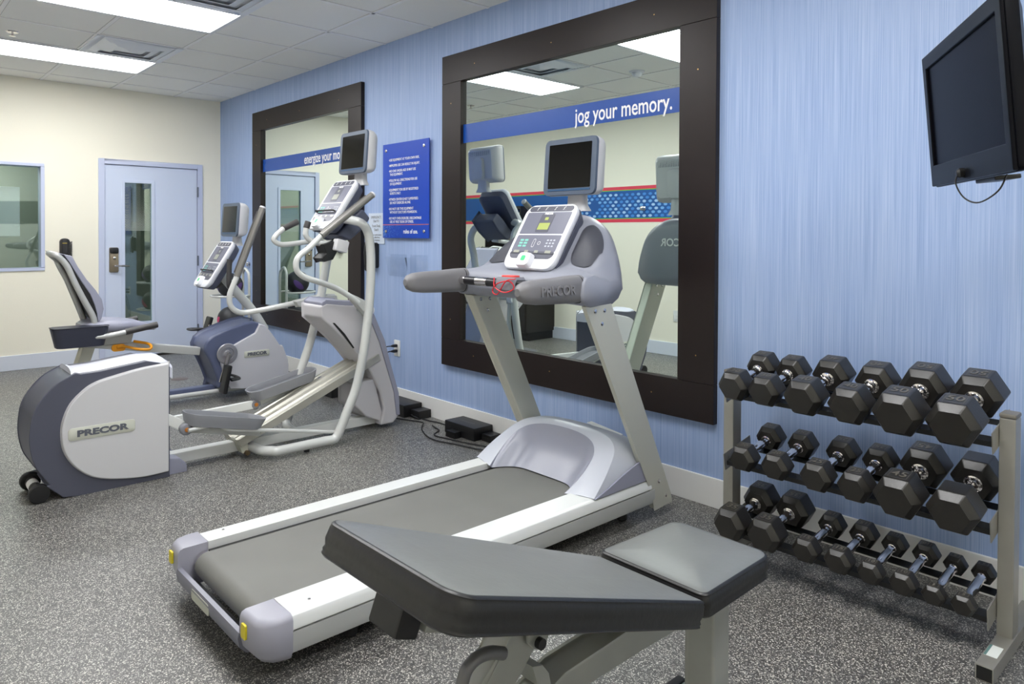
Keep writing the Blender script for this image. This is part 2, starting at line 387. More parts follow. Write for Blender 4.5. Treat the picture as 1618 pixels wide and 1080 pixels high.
# dotted privacy film on the upper part of the vision panel
db = BM(); yy = gy0+.012; row = 0
zz = 1.33
while zz < 1.78:
    yy = gy0+.01+(row % 2)*.007
    while yy < gy1-.008:
        s = .0042*max(.35, min(1, (1.80-zz)/.4))
        v = [db.verts.new((X0-.0215, yy+s*math.cos(a*math.pi/3), zz+s*math.sin(a*math.pi/3))) for a in range(6)]; db.faces.new(v)
        yy += .014
    zz += .0125; row += 1
mk('privacy_film', db, mat('film_dots', (205, 214, 206), .6), door, smooth=False)
for zz in (1.75, 1.0, .25): mk('hinge', cyl((X0+.022, DY1-fw_-.001, zz-.055), (X0+.022, DY1-fw_-.001, zz+.055), .009, 10), mat('hinge_steel', (120, 126, 136), .35, metal=.7), door)
ly = -1.08
lk = mk('lock', slab((X0-.002, ly, 1.025), (0, 1, 0), (0, 0, 1), rrect(.085, .255, .014), 0, .022, inset=(.08, .008)), mat('lock_satin', (150, 138, 118), .35, metal=.7), door)
mk('card_reader', slab((X0+.019, ly, 1.12), (0, 1, 0), (0, 0, 1), rrect(.08, .06, .014), 0, .012, inset=(.1, .004)), black_pl, lk)
mk('thumb_turn', lathe([(.013, 0), (.013, .014), (.006, .016)], (X0+.02, ly, 1.045), (1, 0, 0), 16), chrome, lk)
mk('lever_handle', tube([(X0+.02, ly, .965), (X0+.055, ly, .965), (X0+.06, ly+.02, .965), (X0+.06, ly+.13, .962)], .009, 10), chrome, lk)
mk('threshold', box(X0-.13, X0+.004, DY0+fw_, DY1-fw_, 0, .012), mat('threshold_dark', (40, 38, 36), .5), door)

# ------------------------------------------------------------------ wall mirrors
mirm = mat('mirror_silver', (226, 236, 232), .0, metal=1)
FX = (1, 0, 0); UZ = (0, 0, 1)
def mirror(x0, x1, words, tx, lb):
    z0, z1, wv, wh_ = .402, 2.523, .205, .19
    t = thing('wall_mirror', lb, 'mirror', ((x0+x1)/2, 0, z0), 'framed wall mirrors')
    d0, d1 = -.034, -.0
    mk('top_rail', box(x0, x1, d0, d1, z1-.19, z1), espresso, t, bevel=.002)
    mk('bottom_rail', box(x0, x1, d0, d1, z0, z0+.188), espresso, t, bevel=.002)
    mk('side_stile', box(x0, x0+wv, d0, d1, z0+.189, z1-.191), espresso, t, bevel=.002)
    mk('side_stile', box(x1-wv, x1, d0, d1, z0+.189, z1-.191), espresso, t, bevel=.002)
    mk('glass', box(x0+wv-.01, x1-wv+.01, -.008, -.002, z0+.18, z1-.18), mirm, t, smooth=False)
    bd = mk('lettering_band', box(x0+wv-.005, x1-wv+.005, -.0092, -.008, 1.916, 2.04), bandblue, t, smooth=False)
    text(words, (tx, -.0092, 1.972), FX, UZ, .122, whitem, bd, bold=.0011, align='LEFT', sx=.745)
    for (sx, sz) in ((x0+.1, z0+.32), (x0+.1, z1-.33), (x0+.35, z0+.1), (x0+.35, z1-.1), (x0+1.05, z0+.1), (x0+1.05, z1-.1), (x1-.1, z0+.32), (x1-.1, z1-.42), (x1-.36, z0+.1), (x1-.36, z1-.1)):
        mk('screw', lathe([(.0035, -.001), (.0035, .0008), (.001, .0012)], (sx, d0, sz), (0, -1, 0), 8), brass, t)
mirror(-7.19, -5.06, 'energize your mood.', -6.09, 'dark wood framed wall mirror lettered energize your, behind the elliptical machine')
mirror(-3.985, -1.845, 'jog your memory.', -2.765, 'large dark wood framed wall mirror lettered jog your memory, behind the treadmill')

# ------------------------------------------------------------------ signs and wall items
sx0, sx1, sz0, sz1, sy = -4.745, -4.145, 1.273, 1.986, -.022
t = thing('rules_sign', 'bright blue rules of use sign on four stand-offs between the two mirrors', 'sign', ((sx0+sx1)/2, 0, sz0))
bd = mk('panel', box(sx0, sx1, sy-.005, sy, sz0, sz1), signblue, t, smooth=False)
ff = sy-.005
for a in (sx0+.035, sx1-.07):
    for c_ in (sz0+.05, sz1-.05):
        mk('standoff', lathe([(.013, -.02), (.013, .004), (.010, .008), (.002, .009)], (a+.015, ff, c_), (0, -1, 0), 20), chrome, t)
mk('rule_line', box(sx0, sx1, ff-.0008, ff, sz0+.098, sz0+.102), mat('line_orange', (230, 120, 60), .5), bd, smooth=False)
L = ['•USE EQUIPMENT AT YOUR OWN RISK.', '•IMPROPER USE CAN RESULT IN INJURY.', '•NO ONE UNDER AGE 18 MAY USE\n  THE EQUIPMENT.', '•FOLLOW ALL DIRECTIONS FOR USE\n  OF EQUIPMENT.',
     '•EQUIPMENT FOR USE BY REGISTERED\n  GUESTS ONLY.', '•FITNESS CENTER IS NOT SUPERVISED.\n  DO NOT EXERCISE ALONE.', "•DO NOT USE THIS EQUIPMENT\n  WITHOUT DOCTOR'S PERMISSION.", '•DO NOT OVER EXERCISE. DISCONTINUE\n  USE AT FIRST SIGNS OF STRESS.']
zc = sz1-.125
for s in L:
    n = s.count('\n'); zt = zc-.0125*n
    text(s, (sx0+.085, ff, zt), FX, UZ, .0262, whitem, bd, t=.0006, bold=.0003, align='LEFT', sx=.86)
    zc -= .042 if n == 0 else .0715
text('rules of use.', (sx0+.28, ff, sz0+.048), FX, UZ, .044, whitem, bd, t=.0006, bold=.0008, align='LEFT', sx=.86)
db = BM()
for i in range(220):
    u = random.random()**1.8; xx = sx0+.01+u*.26; zz = sz0+.008+random.random()*.085
    s = .0022*(1.1-u*.6); v = [db.verts.new((xx+s*math.cos(a*math.pi/3), ff-.0006, zz+s*math.sin(a*math.pi/3))) for a in range(6)]; db.faces.new(v)
mk('dot_pattern', db, mat('dots_pale_blue', (110, 165, 235), .5), bd, smooth=False)
t = thing('emergency_notice', 'small white emergency dialling notice left of the blue rules sign', 'sign', (-4.87, 0, 1.226))
bd = mk('panel', box(-4.985, -4.755, -.008, -.001, 1.226, 1.466), mat('notice_white', (205, 216, 232), .5), t, smooth=False)
for s, zz, sz_ in (('EMERGENCY,\nDial 911', 1.418, .03), ('Front Desk,\nDial 0', 1.35, .03), ('Guest rooms cannot\nbe called from\nthis telephone.', 1.275, .021)):
    text(s, (-4.87, -.008, zz), FX, UZ, sz_, greyprint, bd, t=.0005, sx=.85)
# wall telephone
t = thing('wall_telephone', 'black wall telephone with coiled cord under the white emergency notice', 'telephone', (-4.91, 0, 1.0))
mk('base', slab((-4.885, 0, 1.135), FX, UZ, rrect(.085, .2, .02), 0, .04, inset=(.1, .01)), black_pl, t)
hs = loft([[Vector((-4.935+sx*px, -.055-dy+py*.5, z_)) for px, py in rrect(.052*ww, .05*ww, .018*ww, 3)] for z_, ww, dy, sx in ((1.008, .55, -.006, 1), (1.02, .95, -.002, 1), (1.06, 1, .0, 1), (1.09, .8, .008, 1), (1.16, .75, .012, 1), (1.2, .95, .004, 1), (1.235, 1, -.002, 1), (1.248, .6, -.006, 1))])
mk('handset', hs, black_pl, t)
pts = [(-4.868+.011*math.cos(a*.9), -.052+.011*math.sin(a*.9), 1.225-.0016*a) for a in range(0, 128)]
mk('coiled_cord', tube(pts, .0028, 5, k=2), black_pl, t)
# clear brochure holders
acr, nt, b = nodes('clear_acrylic'); nt.nodes.clear()
o_ = nt.nodes.new('ShaderNodeOutputMaterial'); tr = nt.nodes.new('ShaderNodeBsdfTransparent'); gl = nt.nodes.new('ShaderNodeBsdfGlossy'); ms = nt.nodes.new('ShaderNodeMixShader')
tr.inputs[0].default_value = (.985, .99, .995, 1); gl.inputs['Roughness'].default_value = .05; ms.inputs[0].default_value = .045
nt.links.new(tr.outputs[0], ms.inputs[1]); nt.links.new(gl.outputs[0], ms.inputs[2]); nt.links.new(ms.outputs[0], o_.inputs[0])
for i, (xc, lb) in enumerate(((-4.565, 'left clear acrylic brochure holder under the rules sign'), (-4.3, 'right clear acrylic brochure holder under the rules sign, half hidden by the treadmill handrail'))):
    t = thing('brochure_holder', lb, 'brochure holder', (xc, 0, .985), 'clear brochure holders')
    mk('back_plate', box(xc-.11, xc+.11, -.004, -.001, .985, 1.15), acr, t, smooth=False)
    bm = BM(); v = [bm.verts.new(p) for p in ((xc-.105, -.02, .985), (xc+.105, -.02, .985), (xc+.105, -.055, 1.13), (xc-.105, -.055, 1.13))]; bm.faces.new(v); bmesh.ops.solidify(bm, geom=bm.faces[:], thickness=.003)
    mk('front_plate', bm, acr, t, smooth=False)
    for s in (-1, 1): mk('side_plate', prism(0, [(-.004, .985), (-.02, .985), (-.055, 1.13), (-.004, 1.13)], xc+s*.105-.0015, xc+s*.105+.0015), acr, t, smooth=False)
    mk('base_plate', box(xc-.105, xc+.105, -.022, -.004, .983, .986), acr, t, smooth=False)
# power outlet with two plugs
def outlet(x, y, z, n, lb, nm='wall_outlet'):
    ux = Vector((-n, 0, 0)) if False else Vector((1, 0, 0))*(-n)
    t = thing(nm, lb, 'outlet', (x, y, z))
    mk('cover_plate', slab((x, y, z), ux, UZ, rrect(.078, .122, .005), 0, .006, inset=(.03, .002)), white_mt, t)
    for s in (-1, 1):
        mk('socket', slab((x, y+n*.006, z+s*.02), ux, UZ, rrect(.036, .03, .012), 0, .002), basew, t)
    return t
outlet(-4.582, 0, .437, -1, 'white duplex wall outlet with two black plugs, right of the elliptical')
for s, lb in ((1, 'upper black plug and cord in the white wall outlet'), (-1, 'lower black plug and cord in the white wall outlet')):
    z_ = .437+s*.02
    t = thing('power_plug', lb, 'plug', (-4.582, -.008, z_), 'plugs in the wall outlet')
    mk('plug_body', loft([[Vector((-4.582+px, -.008-d, z_+pz)) for px, pz in rrect(.028*k_, .022*k_, .007*k_, 3)] for d, k_ in ((0, 1), (.025, 1), (.045, .6))]), black_pl, t)
    mk('cord', tube([(-4.582, -.05, z_), (-4.6, -.08-.012*s, z_-.004), (-4.65, -.09-.012*s, z_-.03), (-4.68, -.075-.015*s, z_-.09), (-4.69, -.04-.012*s, .17), (-4.69, -.035-.012*s, .01)], .004, 6), black_pl, t)
# round wall bumper by the corner
tag(mk('wall_hook', lathe([(.026, 0), (.026, .004), (.012, .007), (.012, .014), (.024, .018), (.026, .026), (.016, .033), (.002, .034)], (-7.347, 0, .98), (0, -1, 0), 20), chrome),
    'small round chrome wall knob left of the far mirror on the blue wall', 'wall knob')
# telephone on cream wall
t = thing('wall_telephone', 'small black handset on the cream wall above the exercise bike seat back', 'telephone', (X0, -1.515, 1.05))
mk('base', slab((X0, -1.515, 1.15), (0, 1, 0), UZ, rrect(.085, .19, .035), 0, .045, inset=(.12, .012)), black_pl, t)
mk('handset', slab((X0+.045, -1.525, 1.16), (0, 1, 0), UZ, rrect(.055, .17, .025), 0, .03, inset=(.15, .012)), softblack, t)
mk('coiled_cord', tube([(X0+.03+.009*math.cos(a*.9), -1.463+.009*math.sin(a*.9), 1.215-.0016*a) for a in range(0, 90)], .0026, 5, k=2), black_pl, t)
mk('label', box(X0+.0755, X0+.077, -1.545, -1.505, 1.195, 1.203), mat('label_tan', (160, 140, 60), .5), t, smooth=False)

# ------------------------------------------------------------------ front wall (seen in the mirrors)
st = thing('stripe_decal', 'long red, green and blue stripe on the opposite cream wall, seen in the mirror', 'wall decal', (-5, YF+.001, 1.45))
yw = YF+.002
def strip(z0, z1, m, nm, x0=X0+.02, x1=XR-.02): return mk(nm, box(x0, x1, YF+.0005, yw, z0, z1), m, st, smooth=False)
pink = mat('stripe_red', (226, 62, 88), .5); bl2 = mat('stripe_blue', (24, 88, 160), .5)
strip(1.818, 1.856, pink, 'red_stripe'); strip(1.808, 1.818, tealgreen, 'green_stripe'); strip(1.495, 1.808, bl2, 'blue_stripe'); strip(1.485, 1.495, tealgreen, 'green_stripe'); strip(1.447, 1.485, pink, 'red_stripe')
hx = [BM(), BM(), BM()]; row = 0; zz = 1.52
while zz < 1.80:
    xx = -5.95+(row % 2)*.0405
    while xx < -2.0:
        dens = min(1, max(.12, (xx+6.0)/.55))
        if random.random() < dens:
            q = hx[random.randrange(3)]
            v = [q.verts.new((xx+.027*math.cos(a*math.pi/3), yw+.0004, zz+.0165*math.sin(a*math.pi/3))) for a in range(6)]; q.faces.new(v)
        xx += .081
    zz += .0405; row += 1
for q, c_ in zip(hx, ((70, 140, 220), (120, 176, 234), (170, 205, 242))): mk('hexagon_pattern', q, mat('hex_%d' % c_[0], c_, .5), st, smooth=False)
outlet(-4.46, YF, .432, 1, 'white wall outlet on the opposite cream wall, seen in the mirror')
tag(mk('coat_hook', lathe([(.024, 0), (.024, .006), (.01, .012), (.01, .03), (.022, .036), (.024, .046), (.002, .056)], (-4.9, YF, 1.6), (0, 1, 0), 20), chrome),
    'round chrome wall knob on the hexagon stripe, seen in the mirror', 'wall knob')
# towel cabinet
cx0, cx1, cy0, cy1 = -7.25, -6.28, YF+.002, YF+.5
dkw = mat('cabinet_wood', (30, 26, 25), .35)
t = thing('towel_cabinet', 'tall dark wood cabinet with an open towel shelf, seen in the mirror', 'cabinet', ((cx0+cx1)/2, (cy0+cy1)/2, 0))
mk('toe_kick', box(cx0+.02, cx1-.02, cy0, cy1-.05, 0, .1), black_pl, t)
mk('body', box(cx0, cx1, cy0, cy1, .1, .92), dkw, t, bevel=.003)
for i in (0, 1):
    a = cx0+.005+i*(cx1-cx0)/2
    d_ = mk('door', box(a, a+(cx1-cx0)/2-.01, cy1, cy1+.018, .11, .91), dkw, t, bevel=.003)
    mk('handle', tube([(a+(.43 if i == 0 else .04), cy1+.018, .75), (a+(.43 if i == 0 else .04), cy1+.045, .76), (a+(.43 if i == 0 else .04), cy1+.045, .86), (a+(.43 if i == 0 else .04), cy1+.018, .87)], .005, 8, smooth=False), chrome, d_)
mk('countertop', box(cx0-.01, cx1+.01, cy0, cy1+.03, .92, .955), dkw, t, bevel=.004)
mk('side_panel', box(cx0, cx0+.02, cy0, cy0+.33, .955, 1.66), dkw, t); mk('side_panel', box(-6.56-.02, -6.56, cy0, cy0+.33, .955, 1.66), dkw, t)
mk('top_panel', box(cx0+.02, -6.58, cy0, cy0+.33, 1.63, 1.66), dkw, t); mk('shelf', box(cx0+.02, -6.58, cy0, cy0+.33, 1.36, 1.38), dkw, t)
tw = mat('white_towel', (236, 236, 240), .9, bump=(300, .5)); twb = mat('towel_blue_stripe', (40, 60, 190), .8)
k = 0
for iz in range(2):
    for ix in range(4 if iz == 0 else 3):
        xc = -6.66-.115*ix-(.057 if iz else 0); zc_ = 1.38+.055+iz*.097
        t = thing('rolled_towel', 'rolled white towel on the cabinet shelf, %s row, %s in the mirror' % (('bottom', 'upper')[iz], ('rightmost', 'second from right', 'third from right', 'fourth from right')[ix]), 'towel', (xc, cy0+.17, zc_-.055), 'rolled towels on the cabinet shelf')
        mk('towel_roll', lathe([(.01, 0), (.045, .003), (.055, .02), (.055, .27), (.045, .29), (.01, .292)], (xc, cy0+.02, zc_), (0, 1, 0), 20), tw, t)
        mk('blue_band', lathe([(.0555, .0), (.0562, .004), (.0562, .018), (.0555, .022)], (xc, cy0+.265, zc_), (0, 1, 0), 20), twb, t)

# ------------------------------------------------------------------ gym machine consoles and monitors
def monitor(root, cx, y, zc, w=.335, h=.278, tilt=4):
    """front face centre (cx,y,zc), faces -y; y is the front"""
    a = math.radians(tilt); uy = Vector((0, math.sin(a), math.cos(a))); ux = Vector((1, 0, 0)); n = ux.cross(uy); c = Vector((cx, y, zc))
    def P(px, py, d): return c+ux*px+uy*py-n*d      # d is depth behind the front
    secs = [[P(px*k, py*k, d) for px, py in rrect(w, h, .03, 4)] for d, k in ((.012, 1), (.0, .985))]
    hs = mk('housing', loft([[P(px*k, py*k, d) for px, py in rrect(w, h, .03, 4)] for d, k in ((.012, 1), (.03, 1.0), (.06, .97), (.085, .88), (.10, .78))]), light_pl, root)
    bz = loft(secs); mk('bezel', bz, bezel, hs)
    mk('screen', slab(P(.0, .004, -.0006), ux, uy, rrect(w-.065, h-.062, .004), -.001, .0008), screen, hs, smooth=False)
    mk('trim_strip', slab(P(0, -h/2+.026, -.0006), ux, uy, rrect(w-.065, .008, .002), -.001, .0012), mat('trim_blue', (40, 78, 116), .35), hs, smooth=False)
    vb = BM()
    for i in range(22):
        px = -.115+i*.011; obox(P(px, h/2-.055, .094+.000*i), ux, uy, n, .004, .035, .012, vb)
    mk('vent_slots', vb, slate_pl, hs, smooth=False)
    mk('mount_boss', slab(P(-.0, -.03, .10), -ux, uy, rrect(.1, .17, .03), 0, .025, inset=(.15, .01)), light_pl, hs)
    mk('monitor_neck', loft([[Vector((cx+px, y+.06+py, zz)) for px, py in rrect(ww, dd, min(ww, dd)*.3, 3)] for zz, ww, dd in ((zc-h/2-.075, .15, .05), (zc-h/2-.045, .11, .045), (zc-h/2+.01, .10, .045), (zc-h/2+.05, .09, .05))]), light_pl, root)
def console(root, pb, pt, w, tray=True, lcdc=None, thick=.05):
    """white slab console: centre-bottom pb and centre-top pt on the front face"""
    pb, pt = Vector(pb), Vector(pt); ux = Vector((1, 0, 0)); uy = (pt-pb); h = uy.length; uy.normalize(); n = ux.cross(uy); c = (pb+pt)/2
    def P(px, py, d=0): return c+ux*px+uy*py+n*d
    def outl(k=1.0, dw=0): 
        ww = w*k; hh = h
        out = []
        for px, py in rrect(ww, hh, .05, 5):
            f = 1.0-.06*(.5-py/hh); out.append((px*(1 if py > 0 else f+.03), py))
        return out
    ol = outl()
    sh = mk('console_shell', loft([[P(px*k, py*k, d) for px, py in ol] for d, k in ((-thick, .86), (-thick*.6, .97), (-.012, 1), (-.003, .99), (0, .97))]), white_pl, root)
    mk('console_back', loft([[P(px*k, py*k, d) for px, py in ol] for d, k in ((-thick-.045, .7), (-thick-.03, .9), (-thick*.75, .985))]), slate_pl, root)
    iw = w-.05
    # main key panel, two fields
    mk('display_panel', slab(P(0, h*.20, 0), ux, uy, rrect(iw, h*.34, .006), 0, .0012), panelm, sh, smooth=False)
    mk('key_panel', slab(P(0, -h*.115, 0), ux, uy, rrect(iw, h*.25, .006), 0, .0012), panelm, sh, smooth=False)
    mk('lower_panel', slab(P(0, -h*.275, 0), ux, uy, rrect(iw, h*.15, .03), 0, .0011), paneld, sh, smooth=False)
    mk('top_panel', slab(P(0, h*.425, 0), ux, uy, rrect(iw, h*.085, .016), 0, .0012), paneld, sh, smooth=False)
    mk('display_surround', slab(P(.0, h*.20, .0012), ux, uy, rrect(.085, h*.29, .008), 0, .0008), paneld, sh, smooth=False)
    mk('display', slab(P(-.0, h*.145, .002), ux, uy, rrect(.07, h*.105, .003), 0, .0008), lcdc or lcdg, sh, smooth=False)
    mk('status_light', slab(P(.0, h*.265, .002), ux, uy, rrect(.022, h*.045, .003), 0, .0008), lcdc or lcdg, sh, smooth=False)
    text('PRECOR', P(0, h*.345, .001), ux, uy, .014, whitem, sh, t=.0006, bold=.0006, name='brand_lettering')
    text('WORKOUT', P(0, h*.308, .002), ux, uy, .008, whitem, sh, t=.0006, name='brand_lettering') if False else None
    ib = BM()
    for i in range(3):
        for j in range(3): slab(P(.07+i*.02, -h*.07-j*h*.045, .0012), ux, uy, rrect(.012, .008, .002, 2), 0, .0006, bm=ib)
    ob = mk('number_keys', ib, mat('key_print', (176, 180, 190), .5), sh, smooth=False)
    ib = BM()
    for i in range(2):
        for j in range(3): slab(P(-.1+i*.03, -h*.07-j*h*.045, .0012), ux, uy, rrect(.022, .010, .002, 2), 0, .0006, bm=ib)
    mk('program_keys', ib, teal, sh, smooth=False)
    ib = BM()
    for px, ww, hh in ((-.015, .016, .045), (.02, .018, .018)):
        for s in (1,):
            o_ = rrect(ww, hh, ww*.45, 4); i_ = rrect(ww-.003, hh-.003, ww*.4, 4)
            vo = [ib.verts.new(P(px+p[0], -h*.115+p[1], .0019)) for p in o_]; vi = [ib.verts.new(P(px+p[0], -h*.115+p[1], .0019)) for p in i_]
            for q in range(len(vo)): ib.faces.new((vo[q], vo[(q+1) % len(vo)], vi[(q+1) % len(vo)], vi[q]))
    mk('arrow_keys', ib, whitem, sh, smooth=False)
    for px in (-.105, -.04, .025, .1): mk('soft_key', slab(P(px, -h*.245, .0011), ux, uy, rrect(.036 if abs(px) > .09 else .024, h*.04, .002), 0, .0006), lcdg, sh, smooth=False)
    ib = BM()
    for px in (-.085, -.03, .03, .085):
        tube([P(px-.006, h*.405, .0016), P(px, h*.42, .0016), P(px-.003, h*.435, .0016), P(px+.006, h*.45, .0016)], .0016, 5, smooth=False, bm=ib)
    mk('pictograms', ib, whitem, sh, smooth=False)
    kb = mk('key_pod', loft([[P(-.01+px*k, -h*.395+py*k, d) for px, py in rrect(.085, h*.2, .02, 4)] for d, k in ((-.005, 1.05), (.018, 1), (.026, .92))]), white_pl, sh)
    mk('start_key', slab(P(-.01, -h*.385, .026), ux, uy, rrect(.026, .026, .006), 0, .0012), greenled, kb, smooth=False)
    if tray:
        mk('reading_ledge', tube([P(-.12, -h*.165, .004), P(-.115, -h*.165, .018), P(.115, -h*.165, .018), P(.12, -h*.165, .004)], .006, 8, smooth=False), black_pl, sh)
def badge(root, xf, yc, zc, w, h, slope=0, s=1, tx=None):
    """PRECOR badge on a face looking +x (s=1)"""
    a = math.radians(slope); ux = Vector((0, s*math.cos(a), math.sin(a))); uy = Vector((0, -s*math.sin(a), math.cos(a)))
    b_ = mk('badge', slab((xf, yc, zc), ux, uy, rrect(w, h, h*.25), -.002, .003, inset=(.02, .002)), mat('badge_plate', (196, 198, 186), .35, metal=.3), root)
    text('PRECOR', (xf+.003*s, yc, zc), ux, uy, h*.68, mat('badge_lettering', (104, 108, 118), .35, metal=.3), b_, t=.002, bold=.0022*h/.07, name='brand_lettering', sx=w*.73/(h*.68*3.62))

# ------------------------------------------------------------------ treadmill
TX, TR_, TLx = -2.357, -1.957, -2.757
t = thing('treadmill', 'silver and grey treadmill with a built-in monitor facing the large mirror', 'treadmill', (TX, -1.15, 0))
def rail(x0, x1, outer):
    # cross-section in (x,z); outer side is rounded
    s = 1 if outer > 0 else -1; xi, xo = (x0, x1) if s > 0 else (x1, x0)
    prof = [(xi, .15), (xi, .193), (xo-s*.030, .190), (xo-s*.012, .182), (xo-s*.004, .168), (xo, .150), (xo, .145)]
    return prism(1, prof, -2.10, -.36)
def skirt(xo, s):
    prof = [(xo, .140), (xo, .10), (xo-s*.006, .075), (xo-s*.03, .068), (xo-s*.06, .09), (xo-s*.06, .140)]
    return prism(1, prof, -2.10, -.335)
mk('side_rail', rail(-2.085, TR_, 1), white_mt, t, bevel=.002); mk('side_rail', rail(TLx, -2.63, -1), white_mt, t, bevel=.002)
mk('side_skirt', skirt(TR_-.001, 1), silver, t, bevel=.002); mk('side_skirt', skirt(TLx+.001, -1), silver, t, bevel=.002)
for xx in (-2.01, -2.70):
    mk('screw', lathe([(.005, -.001), (.005, .001), (.002, .0015)], (xx, -2.02, .192), (0, 0, 1), 8), chrome, t)
# belt, rounded at the rear roller
bp_ = [(-.45, .172), (-2.115, .172)]+[(-2.115-.045*math.sin(a), .127+.045*math.cos(a)) for a in [math.pi*i/10 for i in range(1, 11)]]+[(-.45, .085)]
mk('running_belt', prism(0, bp_, -2.594, -2.106), beltm, t)
mk('deck', box(-2.625, -2.085, -2.10, -.34, .10, .166), black_pl, t)
mk('rear_roller', cyl((-2.625, -2.113, .128), (-2.088, -2.113, .128), .038, 20), chrome, t)
# rear end cap: two corner pieces with a lower bridge
capm = mat('end_cap_grey', (160, 160, 172), .38)
def capside(xi, xo):
    s = 1 if xo > xi else -1
    def O(z, f, sd):
        ye = -2.205+f; c_ = .038
        return [Vector(p) for p in ((xi, -2.098, z), (xo-s*sd, -2.098, z), (xo-s*sd, ye+c_*1.6, z), (xo-s*(sd+c_*.3), ye+c_*.7, z), (xo-s*(sd+c_), ye+c_*.15, z), (xi, ye, z))]
    mk('rear_corner_cap', loft([O(.052, .055, .03), O(.062, .03, .012), O(.085, .010, .002), O(.13, .0, 0), O(.175, .002, 0), O(.187, .008, .006), O(.192, .02, .016)]), capm, t, ang=50)
capside(-2.085, TR_+.003); capside(-2.63, TLx-.003)
br = loft([[Vector((x_, y_, z_)) for y_, z_ in ((-2.192, .128), (-2.206, .126), (-2.210, .11), (-2.205, .082), (-2.185, .060), (-2.155, .052), (-2.13, .055), (-2.17, .08), (-2.185, .115))] for x_ in (-2.632, -2.5, -2.2, -2.083)])
mk('rear_bridge', br, mat('end_cap_dark', (128, 129, 142), .38), t)
mk('rear_badge', slab((-2.40, -2.2075, .098), FX, UZ, rrect(.16, .036, .012), -.002, .002), mat('badge_plate', (196, 198, 186)), t, smooth=False)
for xx in (-2.05, -2.70): mk('warning_sticker', slab((xx, -2.2045, .145), FX, UZ, rrect(.03, .042, .004), -.003, .0035), yellow, t, smooth=False)
for xx in (-2.65, -2.06):
    for yy in (-1.85, -.45): mk('foot', lathe([(.02, 0), (.024, .005), (.024, .03), (.012, .035), (.012, .1)], (xx, yy, 0), (0, 0, 1), 14), softblack, t)
mk('underframe', box(-2.68, -2.03, -1.9, -.36, .05, .10), black_pl, t, bevel=.004)
# motor hood
def both(h): return [Vector((TX-dx, y_, z_)) for dx, y_, z_ in h[::-1]]+[Vector((TX+dx, y_, z_)) for dx, y_, z_ in h[1:]]
I_ = both([(0, -.52, .378), (.09, -.523, .375), (.165, -.535, .365), (.22, -.56, .348), (.255, -.60, .318), (.266, -.655, .277), (.264, -.715, .232), (.25, -.78, .187)])
O_ = both([(0, -.47, .392), (.10, -.472, .390), (.20, -.478, .382), (.275, -.50, .366), (.325, -.54, .335), (.355, -.61, .288), (.375, -.68, .240), (.385, -.745, .192)])
M_ = both([(0, -.34, .358), (.11, -.34, .356), (.22, -.34, .349), (.30, -.34, .334), (.35, -.34, .308), (.375, -.34, .27), (.386, -.36, .235), (.390, -.40, .192)])
R_ = both([(0, -.24, .310), (.10, -.24, .308), (.20, -.24, .300), (.27, -.25, .285), (.31, -.26, .26), (.335, -.27, .235), (.348, -.28, .21), (.352, -.29, .19)])
def dense(P): return smoothpath(P, 4)
def sheet(rows, th, m_, nm, flip=False):
    bm = BM(); V = [[bm.verts.new(p) for p in r_] for r_ in rows]
    for a, b_ in zip(V, V[1:]):
        for q in range(len(a)-1): bm.faces.new((a[q], a[q+1], b_[q+1], b_[q]))
    bmesh.ops.recalc_face_normals(bm, faces=bm.faces); bmesh.ops.solidify(bm, geom=bm.faces[:], thickness=th)
    return mk(nm, bm, m_, t, ang=70)
Id, Od, Md, Rd = dense(I_), dense(O_), dense(M_), dense(R_)
hm = mat('hood_rim', (186, 190, 200), .3)
mid1 = [a.lerp(b_, .5)+Vector((0, -.004, .006)) for a, b_ in zip(Id, Od)]
sheet([Id, mid1, Od], .004, hm, 'hood_rim')
mid2 = [a.lerp(b_, .5)+Vector((0, 0, .008)) for a, b_ in zip(Od, Md)]
sheet([Od, mid2, Md, Rd, [Vector((p.x, -.235, .18)) for p in Rd]], .004, hm, 'motor_hood')
rec = []
for f in (0, .25, .5, .75, 1):
    row_ = []
    for p in Id:
        u = abs(p.x-TX)/.25; bx = max(-.250, min(.250, (p.x-TX)*.98))
        bt = Vector((TX+bx, -.66-.11*min(1, u)**6, .176)); q = p.lerp(bt, f); q.y += .035*math.sin(math.pi*f)*(1-min(1, u)**4); row_.append(q)
    rec.append(row_)
sheet(rec, .003, mat('hood_lilac', (150, 153, 168), .3), 'hood_recess')
for s_ in (1, -1):
    xs_ = TX+s_*.388
    mk('hood_side', prism(0, [(-.745, .19), (-.66, .215), (-.56, .25), (-.46, .28), (-.39, .292), (-.36, .19)], xs_-.004, xs_+.004), lilac_pl, t, smooth=False)
mk('serial_label', obox((-2.24, -.36, .366), (1, 0, -.12), (0, 1, 0), (.12, 0, 1), .2, .035, .002), whitem, t, smooth=False)
# uprights
upr = [(-.335, .045), (-.205, .055), (-.215, .09), (-.66, 1.008), (-.815, 1.008), (-.345, .10)]
for xo, xi, lb in ((TR_-.003, TR_-.035, None), (TLx+.005, -2.70, None)):
    mk('upright', prism(0, upr, xo, xi), champ, t, bevel=.006, seg=3)
for (yy, zz) in ((-.76, .985), (-.70, .985), (-.715, .93)):
    for xx, s in ((TR_-.003, 1), (-2.70, 1)): mk('bolt', lathe([(.009, -.002), (.009, .002), (.004, .004)], (xx, yy, zz), (s, 0, 0), 10), chrome, t)
mk('bolt', lathe([(.01, -.002), (.01, .003), (.004, .004)], (TR_-.003, -.305, .17), (1, 0, 0), 10), chrome, t)
mk('bolt', lathe([(.007, -.002), (.007, .003), (.003, .004)], (TR_-.003, -.25, .09), (1, 0, 0), 10), chrome, t)
